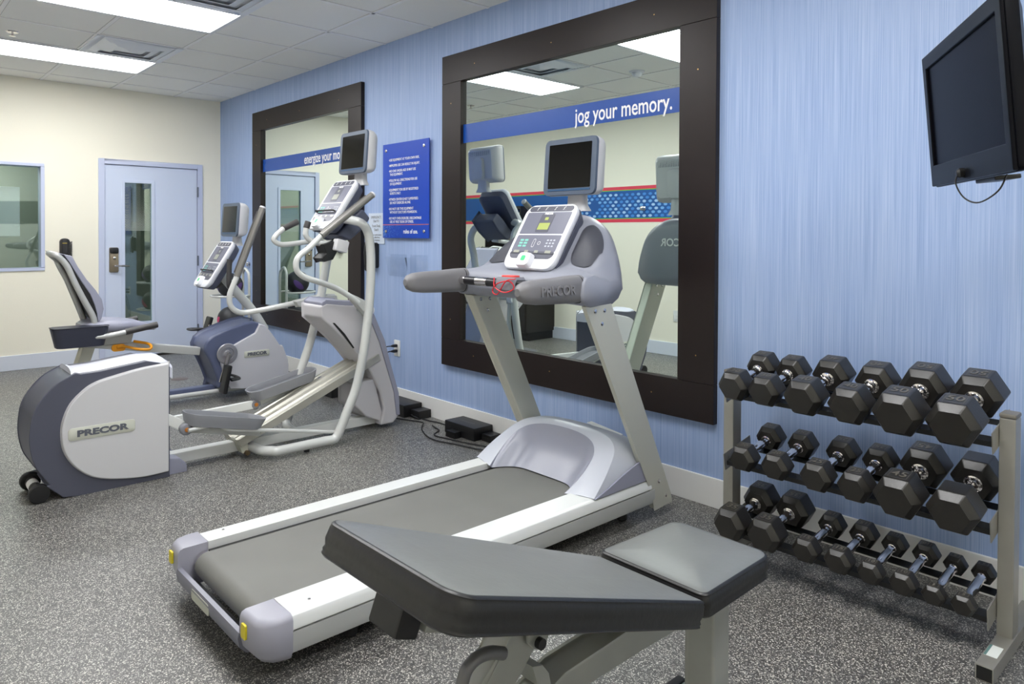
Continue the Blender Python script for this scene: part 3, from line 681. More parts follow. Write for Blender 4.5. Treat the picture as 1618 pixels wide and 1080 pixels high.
# console hull
hullm = mat('hull_grey', (142, 145, 156), .36); insm = mat('hull_inset', (98, 100, 110), .4)
def ztop(u): return 1.12+.282*max(0, 1-abs(u)**2.6)**.8
def hw(y): return .418-.028*min(1, max(0, (y+.86)/.10))
def hullsec(u):
    zt = ztop(u); q = abs(u); yf = -.815-.05*q**3; lip = .018*(1-q**6); sh_ = -.14*q**2.5; yb = -.46+sh_
    P_ = [(yf, 1.035), (yf-.008, 1.06), (yf, 1.108), (yf+.022, 1.130), (-.735+sh_*.25, 1.138+lip*min(1, (zt-1.12)/.12)), (-.69+sh_*.45, 1.13+lip*min(1, (zt-1.12)/.12)+max(.004, (zt-1.13)*.12)), (-.64+sh_*.65, 1.13+(zt-1.13)*.46), (-.58+sh_*.8, 1.13+(zt-1.13)*.80), (-.52+sh_, zt-.012),
          (yb-.02, zt), (yb+.015, zt-.015), (yb+.03, zt-.05), (yb+.02, 1.06), (yb, 1.03), (yb-.04, 1.008), (yb-.12, 1.004), (yf+.07, 1.004), (yf+.03, 1.014)]
    return [Vector((TX+u*hw(y_), y_, z_)) for y_, z_ in P_]
secs = [hullsec(-1+2*i/32) for i in range(33)]
def shrink(sec, k, dx):
    c = sum(sec, Vector())/len(sec); return [Vector((p.x+dx, c.y+(p.y-c.y)*k, c.z+(p.z-c.z)*k)) for p in sec]
secs = [shrink(secs[0], .93, -.008)]+secs+[shrink(secs[-1], .93, .008)]
hull = mk('console_hull', loft(secs), hullm, t, ang=80)
def polypoint(sec, f):
    i = min(int(f), len(sec)-2); return sec[i].lerp(sec[i+1], f-i)
for s in (-1, 1):   # darker accessory cups each side of the console
    bm = BM(); rows_ = []
    for i in range(15):
        u = s*(.47+.38*i/14); sec = hullsec(u); e_ = math.sin(math.pi*(i+.55)/15.1)**.3; mid_, half = 6.55, 1.75*e_
        row_ = []
        for k in range(9):
            f = mid_-half+2*half*k/8; p = polypoint(sec, f); row_.append(bm.verts.new(p+Vector((0, -.0035, .003))))
        rows_.append(row_)
    for A_, B_ in zip(rows_, rows_[1:]):
        for k in range(8): bm.faces.new((A_[k], A_[k+1], B_[k+1], B_[k]))
    bmesh.ops.solidify(bm, geom=bm.faces[:], thickness=.002)
    mk('accessory_cup', bm, insm, t)
# handrail arms
def arm(xc, s):
    secs = []
    for y_, hh, ww, zc_ in ((-.84, .115, .082, 1.082), (-.90, .112, .080, 1.082), (-1.0, .104, .078, 1.080), (-1.09, .098, .076, 1.080), (-1.14, .088, .070, 1.081), (-1.17, .066, .055, 1.082), (-1.185, .03, .028, 1.083)):
        secs.append([Vector((xc+px, y_, zc_+pz)) for px, pz in rrect(ww, hh, min(ww, hh)*.42, 4)])
    return loft(secs)
xr_, xl_ = TX+.375, TX-.375
ar = mk('handrail', arm(xr_, 1), arm_pl, t); mk('handrail', arm(xl_, -1), arm_pl, t)
text('PRECOR', (xr_+.041, -1.00, 1.082), (0, 1, 0), UZ, .052, mat('moulded_letter', (128, 127, 130), .4), ar, t=.003, bold=.0012, name='brand_lettering', sx=1.0)
for xc in (xr_, xl_): mk('arm_seam', loft([[Vector((xc+px, y_, 1.081+pz)) for px, pz in rrect(.0835, .1165, .035, 4)] for y_ in (-.858, -.854)]), black_pl, t)
# heart rate bar
bar = mk('grip_bar', cyl((xl_+.03, -.885, 1.085), (xr_-.03, -.885, 1.085), .020, 16), mat('bar_black', (30, 30, 34), .3), t)
for a, b_ in ((-.34, -.30), (-.22, -.14), (.12, .24)):
    mk('heart_rate_sensor', cyl((TX+a, -.885, 1.085), (TX+b_, -.885, 1.085), .0215, 16), chrome, bar)
es = mk('stop_switch', loft([[Vector((TX+px*k, -.875+py*k, z_)) for px, py in rrect(.13, .10, .03, 4)] for z_, k in ((1.045, .6), (1.06, .95), (1.095, 1), (1.115, .85))]), mid_pl, t)
mk('stop_button', slab((TX, -.875, 1.115), FX, (0, 1, 0), rrect(.085, .05, .016), 0, .007, inset=(.1, .003)), redm, es)
mk('safety_cord', tube([(TX-.06, -.92, 1.11), (TX-.04, -.935, 1.07), (TX+.03, -.938, 1.05), (TX+.07, -.92, 1.07), (TX+.05, -.93, 1.10), (TX-.02, -.94, 1.085), (TX-.06, -.93, 1.05), (TX-.02, -.935, 1.04), (TX+.04, -.94, 1.10), (TX+.07, -.91, 1.11)], .0028, 6), redcord, t)
console(t, (TX, -.79, 1.15), (TX, -.60, 1.447), .335, tray=False, lcdc=lcd)
monitor(t, TX+.005, -.50, 1.632, .34, .277)
text('PRECOR', (TX, -.431, 1.26), (-1, 0, 0), UZ, .062, whitem, hull, t=.002, bold=.0012, name='brand_lettering', off=.002)

# ------------------------------------------------------------------ elliptical
EX = -4.2
t = thing('elliptical_trainer', 'silver elliptical cross trainer with rounded rear housing in front of the far mirror', 'elliptical', (EX, -1.3, 0))
out = [(-1.793,0.589),(-1.819,0.609),(-1.910,0.633),(-1.998,0.623),(-2.129,0.607),(-2.211,0.604)] + sm2([(-2.232,0.611),(-2.315,0.567),(-2.372,0.508),(-2.409,0.444),(-2.423,0.376),(-2.426,0.289),(-2.408,0.196),(-2.371,0.125),(-2.344,0.081)]) + [(-2.361,0.079),(-2.287,0.006),(-2.174,-0.007),(-2.036,-0.010),(-1.795,-0.016)]
mk('rear_housing', prism(0, out, -4.355, -4.05), mat('housing_slate', (80, 82, 96), .36), t, bevel=.022, seg=3)
side = sm2([(-1.803,0.610),(-1.929,0.600),(-2.051,0.578),(-2.145,0.555),(-2.201,0.522),(-2.258,0.462),(-2.290,0.384),(-2.297,0.311),(-2.287,0.238),(-2.251,0.165),(-2.195,0.106),(-2.138,0.072),(-2.053,0.048),(-1.929,0.031),(-1.805,0.033)], 4)
mk('side_cover', prism(0, side, -4.052, -4.03), mat('side_cover_grey', (202, 202, 205), .4), t, bevel=.008, seg=3)
mk('side_cover', prism(0, side, -4.375, -4.353), light_pl, t, bevel=.008, seg=3)
secs = []
for (y_, z_) in [(-2.249,0.622),(-2.211,0.604),(-2.129,0.607),(-1.998,0.623),(-1.910,0.633),(-1.819,0.629),(-1.780,0.597)]:
    w0 = .150 if y_ > -2.22 else .135; secs.append([Vector((EX-.003+px, y_, z_-.020+pz)) for px, pz in ((-w0, -.055), (-w0, .0), (-w0*.9, .016), (-w0*.6, .027), (0, .031), (w0*.6, .027), (w0*.9, .016), (w0, 0), (w0, -.055))])
mk('top_cover', loft(secs), mat('top_cover_lilac', (206, 208, 220), .35), t)
badge(t, -4.03, *[(-2.120,0.313)][0], .30, .062, slope=0)
p0 = (-4.33, -2.375, .045)
mk('transport_roller', cyl((-4.335, -2.385, .046), (-4.055, -2.385, .046), .026, 16), black_pl, t)
for xx in (-4.33, -4.085): mk('roller_wheel', lathe([(.02, 0), (.042, .002), (.046, .008), (.046, .03), (.042, .036), (.02, .038)], (xx, -2.385, .046), (1, 0, 0), 24), black_pl, t)
mk('roller_label', cyl((-4.25, -2.385, .046), (-4.18, -2.385, .046), .0268, 16), whitem, t)
mk('foot_block', prism(0, [(-1.801,0.092),(-1.732,0.078),(-1.696,0.039),(-1.693,-0.021),(-1.801,-0.011)], -4.29, -4.08), lilac_pl, t, bevel=.01)
mk('base_beam', box(-4.235, -4.165, -1.85, -.30, .025, .085), white_mt, t, bevel=.006)
# front tower
XT0, XT1 = -4.33, -4.09
tow = [(-0.892,0.849),(-0.853,0.867),(-0.679,0.843),(-0.557,0.840),(-0.446,0.596),(-0.330,0.232),(-0.309,0.069),(-0.355,0.025),(-0.459,0.027),(-0.430,0.136),(-0.460,0.251),(-0.542,0.405),(-0.632,0.520),(-0.710,0.610),(-0.818,0.712),(-0.888,0.774)]
mk('front_tower', prism(0, tow, XT0, XT1), mat('tower_grey', (198, 196, 200), .4), t, bevel=.014, seg=3)
trim = [(-0.578,0.842),(-0.549,0.848),(-0.432,0.596),(-0.392,0.452),(-0.321,0.228),(-0.311,0.076),(-0.336,0.080),(-0.357,0.238),(-0.472,0.587),(-0.582,0.830)]
mk('rear_trim', prism(0, trim, XT0-.012, XT1+.012), lilac_pl, t, bevel=.004)
mk('tower_top_cap', prism(0, [(-0.883,0.872),(-0.853,0.890),(-0.674,0.868),(-0.656,0.838),(-0.879,0.840)], XT0+.005, XT1-.005), lilac_pl, t, bevel=.006)
mk('lower_cover', prism(0, [(-0.639,0.328),(-0.491,0.341),(-0.432,0.112),(-0.447,0.046),(-0.558,0.099),(-0.639,0.187)], -4.31, -4.11), mat('tower_grey', (198, 196, 200)), t, bevel=.012, seg=3)
mk('tower_slot', prism(0, [(-0.812,0.741),(-0.799,0.739),(-0.728,0.665),(-0.659,0.568),(-0.668,0.565),(-0.737,0.653)], -4.09, -4.0835), black_pl, t, smooth=False)
# incline ramp, a grooved aluminium extrusion
(ya, za), (yb, zb) = [(-1.409,0.103),(-0.510,0.482)]
d = Vector((0, yb-ya, zb-za)); Lr = d.length; d.normalize(); nrm = Vector((-1, 0, 0)).cross(d) if False else Vector((0, -d.z, d.y))
prof = [(-.12, -.035), (-.12, .012), (-.105, .012), (-.098, .004), (-.06, .004), (-.052, .012), (-.03, .012), (-.022, .0), (.022, .0), (.03, .012), (.052, .012), (.06, .004), (.098, .004), (.105, .012), (.12, .012), (.12, -.035), (.10, -.035), (.095, -.028), (-.095, -.028), (-.10, -.035)]
A = Vector((EX, ya, za)); mk('incline_ramp', loft([[A+d*s+Vector((px, 0, 0))+nrm*pz for px, pz in prof] for s in (0, Lr+.04)]), alu, t, bevel=.0015)
mk('ramp_end_bracket', obox(A+d*.02-nrm*.055, (1, 0, 0), d, nrm, .20, .05, .06), champ, t, bevel=.005)
mk('ramp_bolt', cyl((EX-.11, ya+.05, za-.075), (EX+.12, ya+.05, za-.075), .014, 12), mat('bolt_dull', (120, 104, 80), .4, metal=.7), t)
# pedals
def pedal(root, c, ang, w=.17, L=.46, h=.062):
    a = math.radians(ang); uy = Vector((0, math.cos(a), math.sin(a))); ux = Vector((1, 0, 0)); n = ux.cross(uy); c = Vector(c)
    def ring(k, kw, z): return [c+ux*px*kw+uy*py*k+n*z for px, py in rrect(w, L, .07, 6)]
    s = [ring(.90, .86, -h), ring(.95, .93, -h*.5), ring(1, 1, 0), ring(1, 1, .003), ring(.965, .91, .003), ring(.955, .89, -.001), ring(.93, .84, -h*.55)]
    pdl = mk('pedal', loft(s), mat('pedal_grey', (138, 140, 146), .42), root)
    mk('pedal_shade', loft([ring(.925, .83, -h*.56), ring(.925, .83, -h*.48)]), mat('pedal_shade_grey', (112, 114, 120), .55, bump=(300, .3)), pdl)  # darker textured insert paints the shading inside the pedal tray
    return pdl, c, uy, n
pr, c_, uy_, n_ = pedal(t, (-4.04, *[(-1.504,0.284)][0]), -13)
pl2, cl_, uyl, nl = pedal(t, (-4.36, *[(-1.024,0.370)][0]), 12)
def pedalarm(px, c, uy, n, hub):
    pa = mk('pedal_arm', obox(c+uy*.02-n*.088, (1, 0, 0), uy, n, .045, .40, .035), silver, t, bevel=.008)
    rr = c-uy*.205-n*.085
    mk('pivot_hub', lathe([(.012, -.012), (.03, -.008), (.032, 0), (.032, .03), (.026, .036), (.01, .038)], (px, rr.y, rr.z), (1, 0, 0), 20), mid_pl, t)
    mk('pivot_bolt', lathe([(.012, 0), (.012, .008), (.005, .01)], (px+.036, rr.y, rr.z), (1, 0, 0), 12), mat('bolt_amber', (190, 120, 50), .4, metal=.4), t)
    ff = c+uy*.225-n*.082
    mk('ramp_wheel', lathe([(.01, -.016), (.03, -.014), (.033, -.008), (.033, .008), (.03, .014), (.01, .016)], (EX+(.085 if px > EX else -.085), ff.y, ff.z), (1, 0, 0), 20), mid_pl, t)
    mk('wheel_axle', cyl((px, ff.y, ff.z), (EX+(.085 if px > EX else -.085), ff.y, ff.z), .01, 10), chrome, t)
    return rr, ff
rrR, ffR = pedalarm(-4.04, c_, uy_, n_, 0); rrL, ffL = pedalarm(-4.36, cl_, uyl, nl, 0)
mk('drive_arm', obox((Vector((-4.06, -1.85, .33))+Vector((-4.06, rrR.y+.02, rrR.z)))/2, (1, 0, 0), (0, rrR.y+1.85, rrR.z-.33), (0, -(rrR.z-.33), rrR.y+1.85), .03, (rrR.y+1.87), .055), white_mt, t, bevel=.006)
mk('drive_arm', obox((Vector((-4.34, -1.85, .22))+Vector((-4.34, rrL.y+.02, rrL.z)))/2, (1, 0, 0), (0, rrL.y+1.85, rrL.z-.22), (0, -(rrL.z-.22), rrL.y+1.85), .03, (rrL.y+1.87)*1.02, .05), white_mt, t, bevel=.006)
# fixed side tubes
tubem = mat('tube_silver', (204, 206, 204), .36, metal=.15)
nt_ = [(-3.950,-1.233,0.009),(-3.950,-1.116,-0.012),(-3.950,-1.015,-0.014),(-3.950,-0.932,0.004),(-3.950,-0.868,0.050),(-3.950,-0.825,0.120),(-3.950,-0.781,0.215),(-3.950,-0.736,0.311),(-3.950,-0.696,0.445),(-3.950,-0.665,0.601),(-3.950,-0.642,0.759),(-3.950,-0.624,0.939),(-3.950,-0.619,1.100),(-3.950,-0.624,1.220),(-3.950,-0.643,1.316),(-3.950,-0.693,1.372)]
mk('side_tube', tube([(-4.19, -1.32, .055), (-4.12, -1.325, .055), (-4.02, -1.31, .05), (-3.965, -1.26, .047)]+[(x_, y_, max(z_, .046)) for x_, y_, z_ in nt_]+[(-4.05, -.74, 1.395), (-4.14, -.755, 1.40)], .028, 14, k=4), tubem, t)
ft_ = [(-4.450,-0.873,0.332),(-4.450,-0.819,0.473),(-4.450,-0.782,0.576),(-4.450,-0.745,0.709),(-4.450,-0.713,0.827),(-4.450,-0.680,0.997),(-4.450,-0.652,1.148),(-4.450,-0.623,1.277)]
mk('side_tube', tube([(-4.19, -1.0, .055), (-4.4, -.97, .055), (-4.45, -.93, .12)]+ft_+[(-4.40, ft_[-1][1]-.03, 1.37), (-4.30, -.74, 1.395)], .028, 14, k=4), tubem, t)
mk('level_foot', cyl((-3.965, -1.05, .0), (-3.965, -1.05, .03), .016, 12), softblack, t)
# moving handlebars
def handle(pts_low, pts_grip, ends=True):
    mk('moving_handle', tube(pts_low, .0175, 12, k=5), tubem, t)
    gp = [Vector(p) for p in pts_grip]
    mk('hand_grip', tube(gp, .021, 12, k=3), silvgrip, t)
    q = (gp[-1]-gp[0]).normalized()
    mk('grip_inlay', tube([gp[0]+q*.02+Vector((-.010, -.010, .004)), gp[-1]-q*.03+Vector((-.010, -.010, .004))], .0155, 10, smooth=False), grip_bl, t)
    mk('grip_cap', lathe([(.021, 0), (.0225, .004), (.018, .012), (.005, .014)], gp[-1], q, 14), light_pl, t)
g = [(-3.870,-1.003,1.292),(-3.870,-0.660,1.545)]; m_ = [(-3.880,-0.998,1.292),(-3.880,-1.079,1.218),(-3.880,-1.134,1.178),(-3.880,-1.157,1.139),(-3.880,-1.150,1.087),(-3.880,-1.103,1.049),(-3.880,-1.031,1.024)]
pv = [(-0.627,0.819)][0]
mk_low = m_+[(-3.930,-0.879,0.973),(-3.930,-0.780,0.917),(-3.930,-0.722,0.874)]
handle(mk_low, g)
g = [(-4.570,-1.229,1.025),(-4.570,-1.058,1.468)]; m_ = [(-4.570,-1.229,1.025),(-4.570,-1.254,0.965),(-4.570,-1.274,0.910),(-4.570,-1.270,0.845),(-4.570,-1.226,0.801),(-4.570,-1.155,0.792)]+[(-4.500,-0.982,0.823),(-4.500,-0.780,0.853)]
handle(m_, g)
mk('handle_bracket', prism(0, [(-0.773,0.937),(-0.711,0.910),(-0.638,0.873),(-0.601,0.822),(-0.610,0.783),(-0.638,0.777),(-0.683,0.828),(-0.738,0.887)], -4.0, -3.955), silver, t, bevel=.006)
mk('pivot_cap', lathe([(.02, -.05), (.034, -.03), (.036, 0), (.03, .014), (.008, .018)], (-3.955, *pv), (1, 0, 0), 20), white_pl, t)
mk('pivot_shaft', cyl((-4.45, *pv), (-3.97, *pv), .016, 12), silver, t)
mk('handle_bracket', prism(0, [(-0.891,0.855),(-0.713,0.887),(-0.594,0.881),(-0.575,0.818),(-0.604,0.768),(-0.666,0.781),(-0.736,0.820),(-0.873,0.820)], -4.47, -4.43), silver, t, bevel=.006)
lk_ = [(-3.985, pv[0], pv[1])]+[(-4.000,-0.630,0.653),(-4.000,-0.653,0.533),(-4.000,-0.698,0.353),(-4.000,-0.743,0.224),(-4.000,-0.774,0.141),(-4.000,-0.805,0.043)]
mk('swing_link', tube(lk_, .015, 10, k=4), tubem, t)
mk('push_rod', tube([(-3.98, rrR.y, rrR.z)]+[(-3.985,-1.580,0.251),(-3.985,-1.504,0.213),(-3.985,-1.367,0.184),(-3.985,-1.139,0.139),(-3.985,-0.892,0.086),(-3.985,-0.801,0.077)], .011, 10, k=4), tubem, t)
# fixed hand grips under the console
for xx, P_ in ((-4.36, [(-0.916,1.380),(-1.011,1.335),(-1.062,1.290),(-1.074,1.258),(-1.024,1.233),(-0.916,1.241),(-0.783,1.257)]), (-4.10, [(-0.972,1.377),(-0.985,1.338),(-0.989,1.299),(-0.968,1.268),(-0.917,1.244),(-0.852,1.244)])):
    pts3 = [(xx, a, b_) for a, b_ in P_]; pts3.append((xx+(EX-xx)*.5, -.78, 1.25))
    mk('fixed_handle', tube(pts3[1:], .0165, 12, k=5), tubem, t)
    mk('fixed_grip', tube([pts3[0], pts3[1]], .0195, 12, smooth=False), grip_bl, t)
mk('bottle_holder', prism(0, [(-0.901,1.237),(-0.771,1.268),(-0.748,1.212),(-0.802,1.197),(-0.832,1.142),(-0.897,1.127),(-0.914,1.151),(-0.880,1.182)], -4.14, -4.04), black_pl, t, bevel=.006)
mk('sensor_cup', obox((-4.03, *[(-0.790,1.228)][0]), (1, 0, 0), (0, .97, -.25), (0, .25, .97), .06, .085, .075), light_pl, t, bevel=.008)
mk('console_mount', prism(0, [(-0.777,1.291),(-0.649,1.424),(-0.592,1.467),(-0.535,1.406),(-0.592,1.333),(-0.686,1.258)], EX-.11, EX+.11), slate_pl, t, bevel=.015, seg=3)
console(t, (EX, -.865, 1.335), (EX, -.655, 1.655), .31)
monitor(t, EX+.0, -.605, 1.84, .345, .28)

# ------------------------------------------------------------------ recumbent bike
BX = -5.8
t = thing('recumbent_bike', 'grey and blue recumbent exercise bike with high seat back and monitor, beyond the elliptical', 'exercise bike', (BX, -1.2, 0))
body = [(-0.983,0.349),(-0.997,0.434),(-1.054,0.391)]
bl = mat('bike_slate_blue', (88, 96, 124), .38)
dk_out = [(-0.947,0.089),(-0.937,0.132),(-0.971,0.231),(-1.009,0.320),(-1.043,0.383),(-1.047,0.427),(-1.028,0.470),(-0.980,0.505),(-0.862,0.549),(-0.735,0.584),(-0.658,0.593),(-0.584,0.571)] + [(-0.584,0.312),(-0.762,0.179),(-0.853,0.081)]
mk('body_shell', prism(0, dk_out, -5.93, -5.67), bl, t, bevel=.02, seg=3)
lg = [(-0.864,0.092),(-0.923,0.254),(-0.913,0.392),(-0.834,0.409),(-0.722,0.464),(-0.629,0.516),(-0.607,0.576),(-0.544,0.530),(-0.490,0.452),(-0.435,0.373),(-0.408,0.339),(-0.369,0.213),(-0.375,0.160),(-0.512,0.100),(-0.671,0.065)]
lg = [(-0.854,0.076),(-0.894,0.161),(-0.923,0.279),(-0.913,0.372),(-0.874,0.393),(-0.743,0.455),(-0.650,0.498),(-0.613,0.566),(-0.565,0.547),(-0.501,0.463),(-0.441,0.374),(-0.419,0.371),(-0.375,0.250),(-0.369,0.133),(-0.457,0.071),(-0.592,0.043)]
lgm = mat('bike_cover_grey', (202, 202, 208), .4)
mk('side_cover', prism(0, lg, -5.672, -5.645), lgm, t, bevel=.006)
mk('side_cover', prism(0, lg, -5.955, -5.928), lgm, t, bevel=.006)
mk('front_cover', prism(0, [(-0.600,0.562),(-0.552,0.548),(-0.487,0.459),(-0.427,0.369),(-0.394,0.334),(-0.355,0.207),(-0.361,0.117),(-0.444,0.065),(-0.579,0.036),(-0.658,0.053),(-0.658,0.475)], -5.925, -5.672), lgm, t, bevel=.01)
badge(t, -5.645, *[(-0.641,0.333)][0], .21, .052, slope=0)
# base rail toward the seat
mk('floor_rail', box(-5.84, -5.76, -1.93, -.9, .03, .10), bl, t, bevel=.01)
mk('rail_tube', cyl((-5.715, -1.85, .06), (-5.715, -.55, .06), .018, 12), tubem, t)
mk('front_stabilizer', box(-6.02, -5.58, -.50, -.42, 0, .05), black_pl, t, bevel=.01)
mk('rear_stabilizer', box(-6.02, -5.70, -1.93, -1.86, 0, .05), black_pl, t, bevel=.01)
mk('seat_rail', obox((BX, -1.47, .455), (1, 0, 0), (0, 1, -.18), (0, .18, 1), .09, .86, .06), silver, t, bevel=.006)
mk('seat_post', prism(0, [(-1.98, .08), (-1.90, .08), (-1.76, .52), (-1.84, .52)], BX-.04, BX+.04), champ, t, bevel=.006)
# crank and pedals
cy_, cz_ = [(-0.881,0.357)][0]
mk('crank_disc', lathe([(.02, -.01), (.078, -.01), (.082, .002), (.076, .008), (.05, .010), (.046, .004), (.03, .006), (.024, .016), (.006, .018)], (-5.642, cy_, cz_), (1, 0, 0), 30), mat('crank_grey', (150, 150, 156), .35, metal=.4), t)
cb = [(-0.938,0.158)][0]
mk('crank_arm', obox((-5.612, (cy_+cb[0])/2, (cz_+cb[1])/2), (1, 0, 0), (0, cb[0]-cy_, cb[1]-cz_), (0, -(cb[1]-cz_), cb[0]-cy_), .016, math.hypot(cb[0]-cy_, cb[1]-cz_)+.03, .03), chrome, t, bevel=.005)
pd = mk('foot_pedal', obox((-5.55, cb[0]+.01, cb[1]+.02), (1, 0, 0), (0, .2, 1), (0, 1, -.2), .10, .22, .035), black_pl, t, bevel=.012)
mk('foot_strap', tube([(-5.60, cb[0]+.03, cb[1]+.05), (-5.58, cb[0]+.09, cb[1]+.03), (-5.53, cb[0]+.1, cb[1]+.02), (-5.50, cb[0]+.03, cb[1]+.02)], .02, 8, flat=.5), black_pl, pd)
ct = [(-0.887,0.540)][0]
mk('crank_arm', obox((-5.985, (cy_+ct[0])/2, (cz_+ct[1])/2), (1, 0, 0), (0, ct[0]-cy_, ct[1]-cz_), (0, -(ct[1]-cz_), ct[0]-cy_), .016, math.hypot(ct[0]-cy_, ct[1]-cz_)+.03, .03), chrome, t, bevel=.005)
pd = mk('foot_pedal', obox((-6.05, ct[0], ct[1]), (1, 0, 0), (0, .3, 1), (0, 1, -.3), .10, .15, .03), black_pl, t, bevel=.01)
mk('foot_strap', tube([(-6.09, ct[0]-.02, ct[1]-.03), (-6.08, ct[0]-.13, ct[1]-.02), (-6.02, ct[0]-.13, ct[1]-.02), (-6.0, ct[0]-.02, ct[1]-.02)], .022, 8, flat=.5), black_pl, pd)
# seat assembly
seatb = [(-1.86, .56), (-1.40, .50), (-1.38, .56), (-1.42, .60), (-1.80, .66), (-1.9, .66)]
mk('seat_carriage', prism(0, [(-1.818,0.665),(-1.718,0.680),(-1.523,0.581),(-1.541,0.499),(-1.779,0.496),(-1.826,0.554)], -5.86, -5.74), silver, t, bevel=.006)
secs = []
for y_, w_, zt, zb_ in ((-1.86, .26, .655, .61), (-1.82, .34, .675, .60), (-1.7, .38, .680, .60), (-1.58, .38, .672, .60), (-1.48, .36, .650, .595), (-1.41, .30, .622, .59), (-1.38, .18, .605, .59)):
    secs.append([Vector((BX+px, y_, (zt+zb_)/2+pz)) for px, pz in rrect(w_, zt-zb_, (zt-zb_)*.45, 4)])
mk('seat_cushion', loft(secs), lilac_pl, t)
NP = [(-1.796,0.662),(-1.811,0.726),(-1.865,0.840),(-1.918,0.960),(-1.962,1.071),(-1.999,1.123),(-2.029,1.150)]
mk('back_frame', tube([(-5.66, a, b_) for a, b_ in NP]+[(-5.70, NP[-1][0]-.01, NP[-1][1]+.005), (-5.80, NP[-1][0]-.015, NP[-1][1]+.01)], .02, 12, k=4), silver, t)
FP = [(-1.806,0.656),(-1.826,0.722),(-1.865,0.834),(-1.912,0.964),(-1.950,1.047),(-1.973,1.102)]
mk('back_frame', tube([(-5.93, a, b_) for a, b_ in FP]+[(-5.88, FP[-1][0]-.01, FP[-1][1]+.01), (-5.80, NP[-1][0]-.015, NP[-1][1]+.01)], .02, 12, k=4), silver, t)
bo = [(-2.025,1.166),(-1.992,1.161),(-1.940,1.143),(-1.902,1.064),(-1.852,0.983),(-1.798,0.910),(-1.759,0.841),(-1.747,0.777),(-1.759,0.702),(-1.779,0.677),(-1.791,0.678)]
bi = [(-1.803,0.714),(-1.838,0.814),(-1.876,0.914),(-1.929,1.030),(-1.973,1.113),(-2.010,1.153)]
mk('backrest_shell', prism(0, bo[:1]+bi[::-1]+[(-1.783,0.686),(-1.783,0.740),(-1.799,0.803),(-1.826,0.876),(-1.876,0.962),(-1.917,1.038),(-1.951,1.104),(-1.992,1.148)], -5.97, -5.66), black_pl, t, bevel=.006)
mk('backrest_cushion', prism(0, [(-1.986,1.157),(-1.934,1.143),(-1.896,1.063),(-1.846,0.978),(-1.792,0.904),(-1.753,0.835),(-1.741,0.767),(-1.757,0.697),(-1.777,0.671),(-1.785,0.739),(-1.800,0.802),(-1.827,0.875),(-1.877,0.961),(-1.919,1.038),(-1.953,1.104)], -5.98, -5.65), lilac_pl, t, bevel=.008)
for s in (1, -1):
    xx = BX+s*.25
    mk('side_handle', tube([(BX+s*.06, -1.86, .60), (BX+s*.2, -1.86, .585), (xx, -1.82, .585), (xx, -1.72, .59), (xx, -1.62, .605)], .018, 12), silver, t)
    mk('side_grip', tube([(xx, -1.63, .605), (xx, -1.42, .64)], .022, 12, smooth=False), grip_bl, t)
# basket
b0 = [(-2.020,0.672),(-1.820,0.646),(-1.851,0.539),(-1.980,0.539)]
mk('basket', loft([[Vector((BX+.19+px*k, -1.90+py*k-dy, z_)) for px, py in rrect(.17, .34, .05, 4)] for z_, k, dy in ((.66, 1.03, 0), (.66, .98, 0), (.53, .80, 0), (.525, .80, 0), (.525, .84, 0), (.652, 1.0, 0))]), dkslate_pl, t)
lv = [(-1.643,0.477),(-1.601,0.482),(-1.522,0.460),(-1.449,0.457),(-1.445,0.489),(-1.522,0.506)]
mk('seat_lever', tube([(-5.715, *lv[0]), (-5.71, *lv[1]), (-5.66, *lv[2]), (-5.62, *lv[3]), (-5.66, *lv[4]), (-5.75, *lv[5])], .010, 10, k=5), orange, t)
mk('lever_plate', slab((-5.735, *[(-1.630,0.472)][0]), (0, 1, 0), UZ, rrect(.09, .05, .02), 0, .012), orange, t)
# console column, console, monitor
cl = [(-5.800,-0.510,0.501),(-5.800,-0.607,0.656),(-5.800,-0.713,0.788),(-5.800,-0.805,0.896),(-5.800,-0.891,1.001)]
mk('console_column', tube(cl, .036, 16, k=3), tubem, t)
console(t, (BX, -1.045, .885), (BX, -.825, 1.24), .315)
monitor(t, BX, -.80, 1.412, .34, .27)
for s in (1, -1):
    mk('console_grip', tube([(BX+s*.06, -.83, .90), (BX+s*.15, -.85, .87), (BX+s*.195, -.88, .90), (BX+s*.195, -.88, 1.0), (BX+s*.195, -.875, 1.10)], .02, 12, k=5), grip_bl, t)

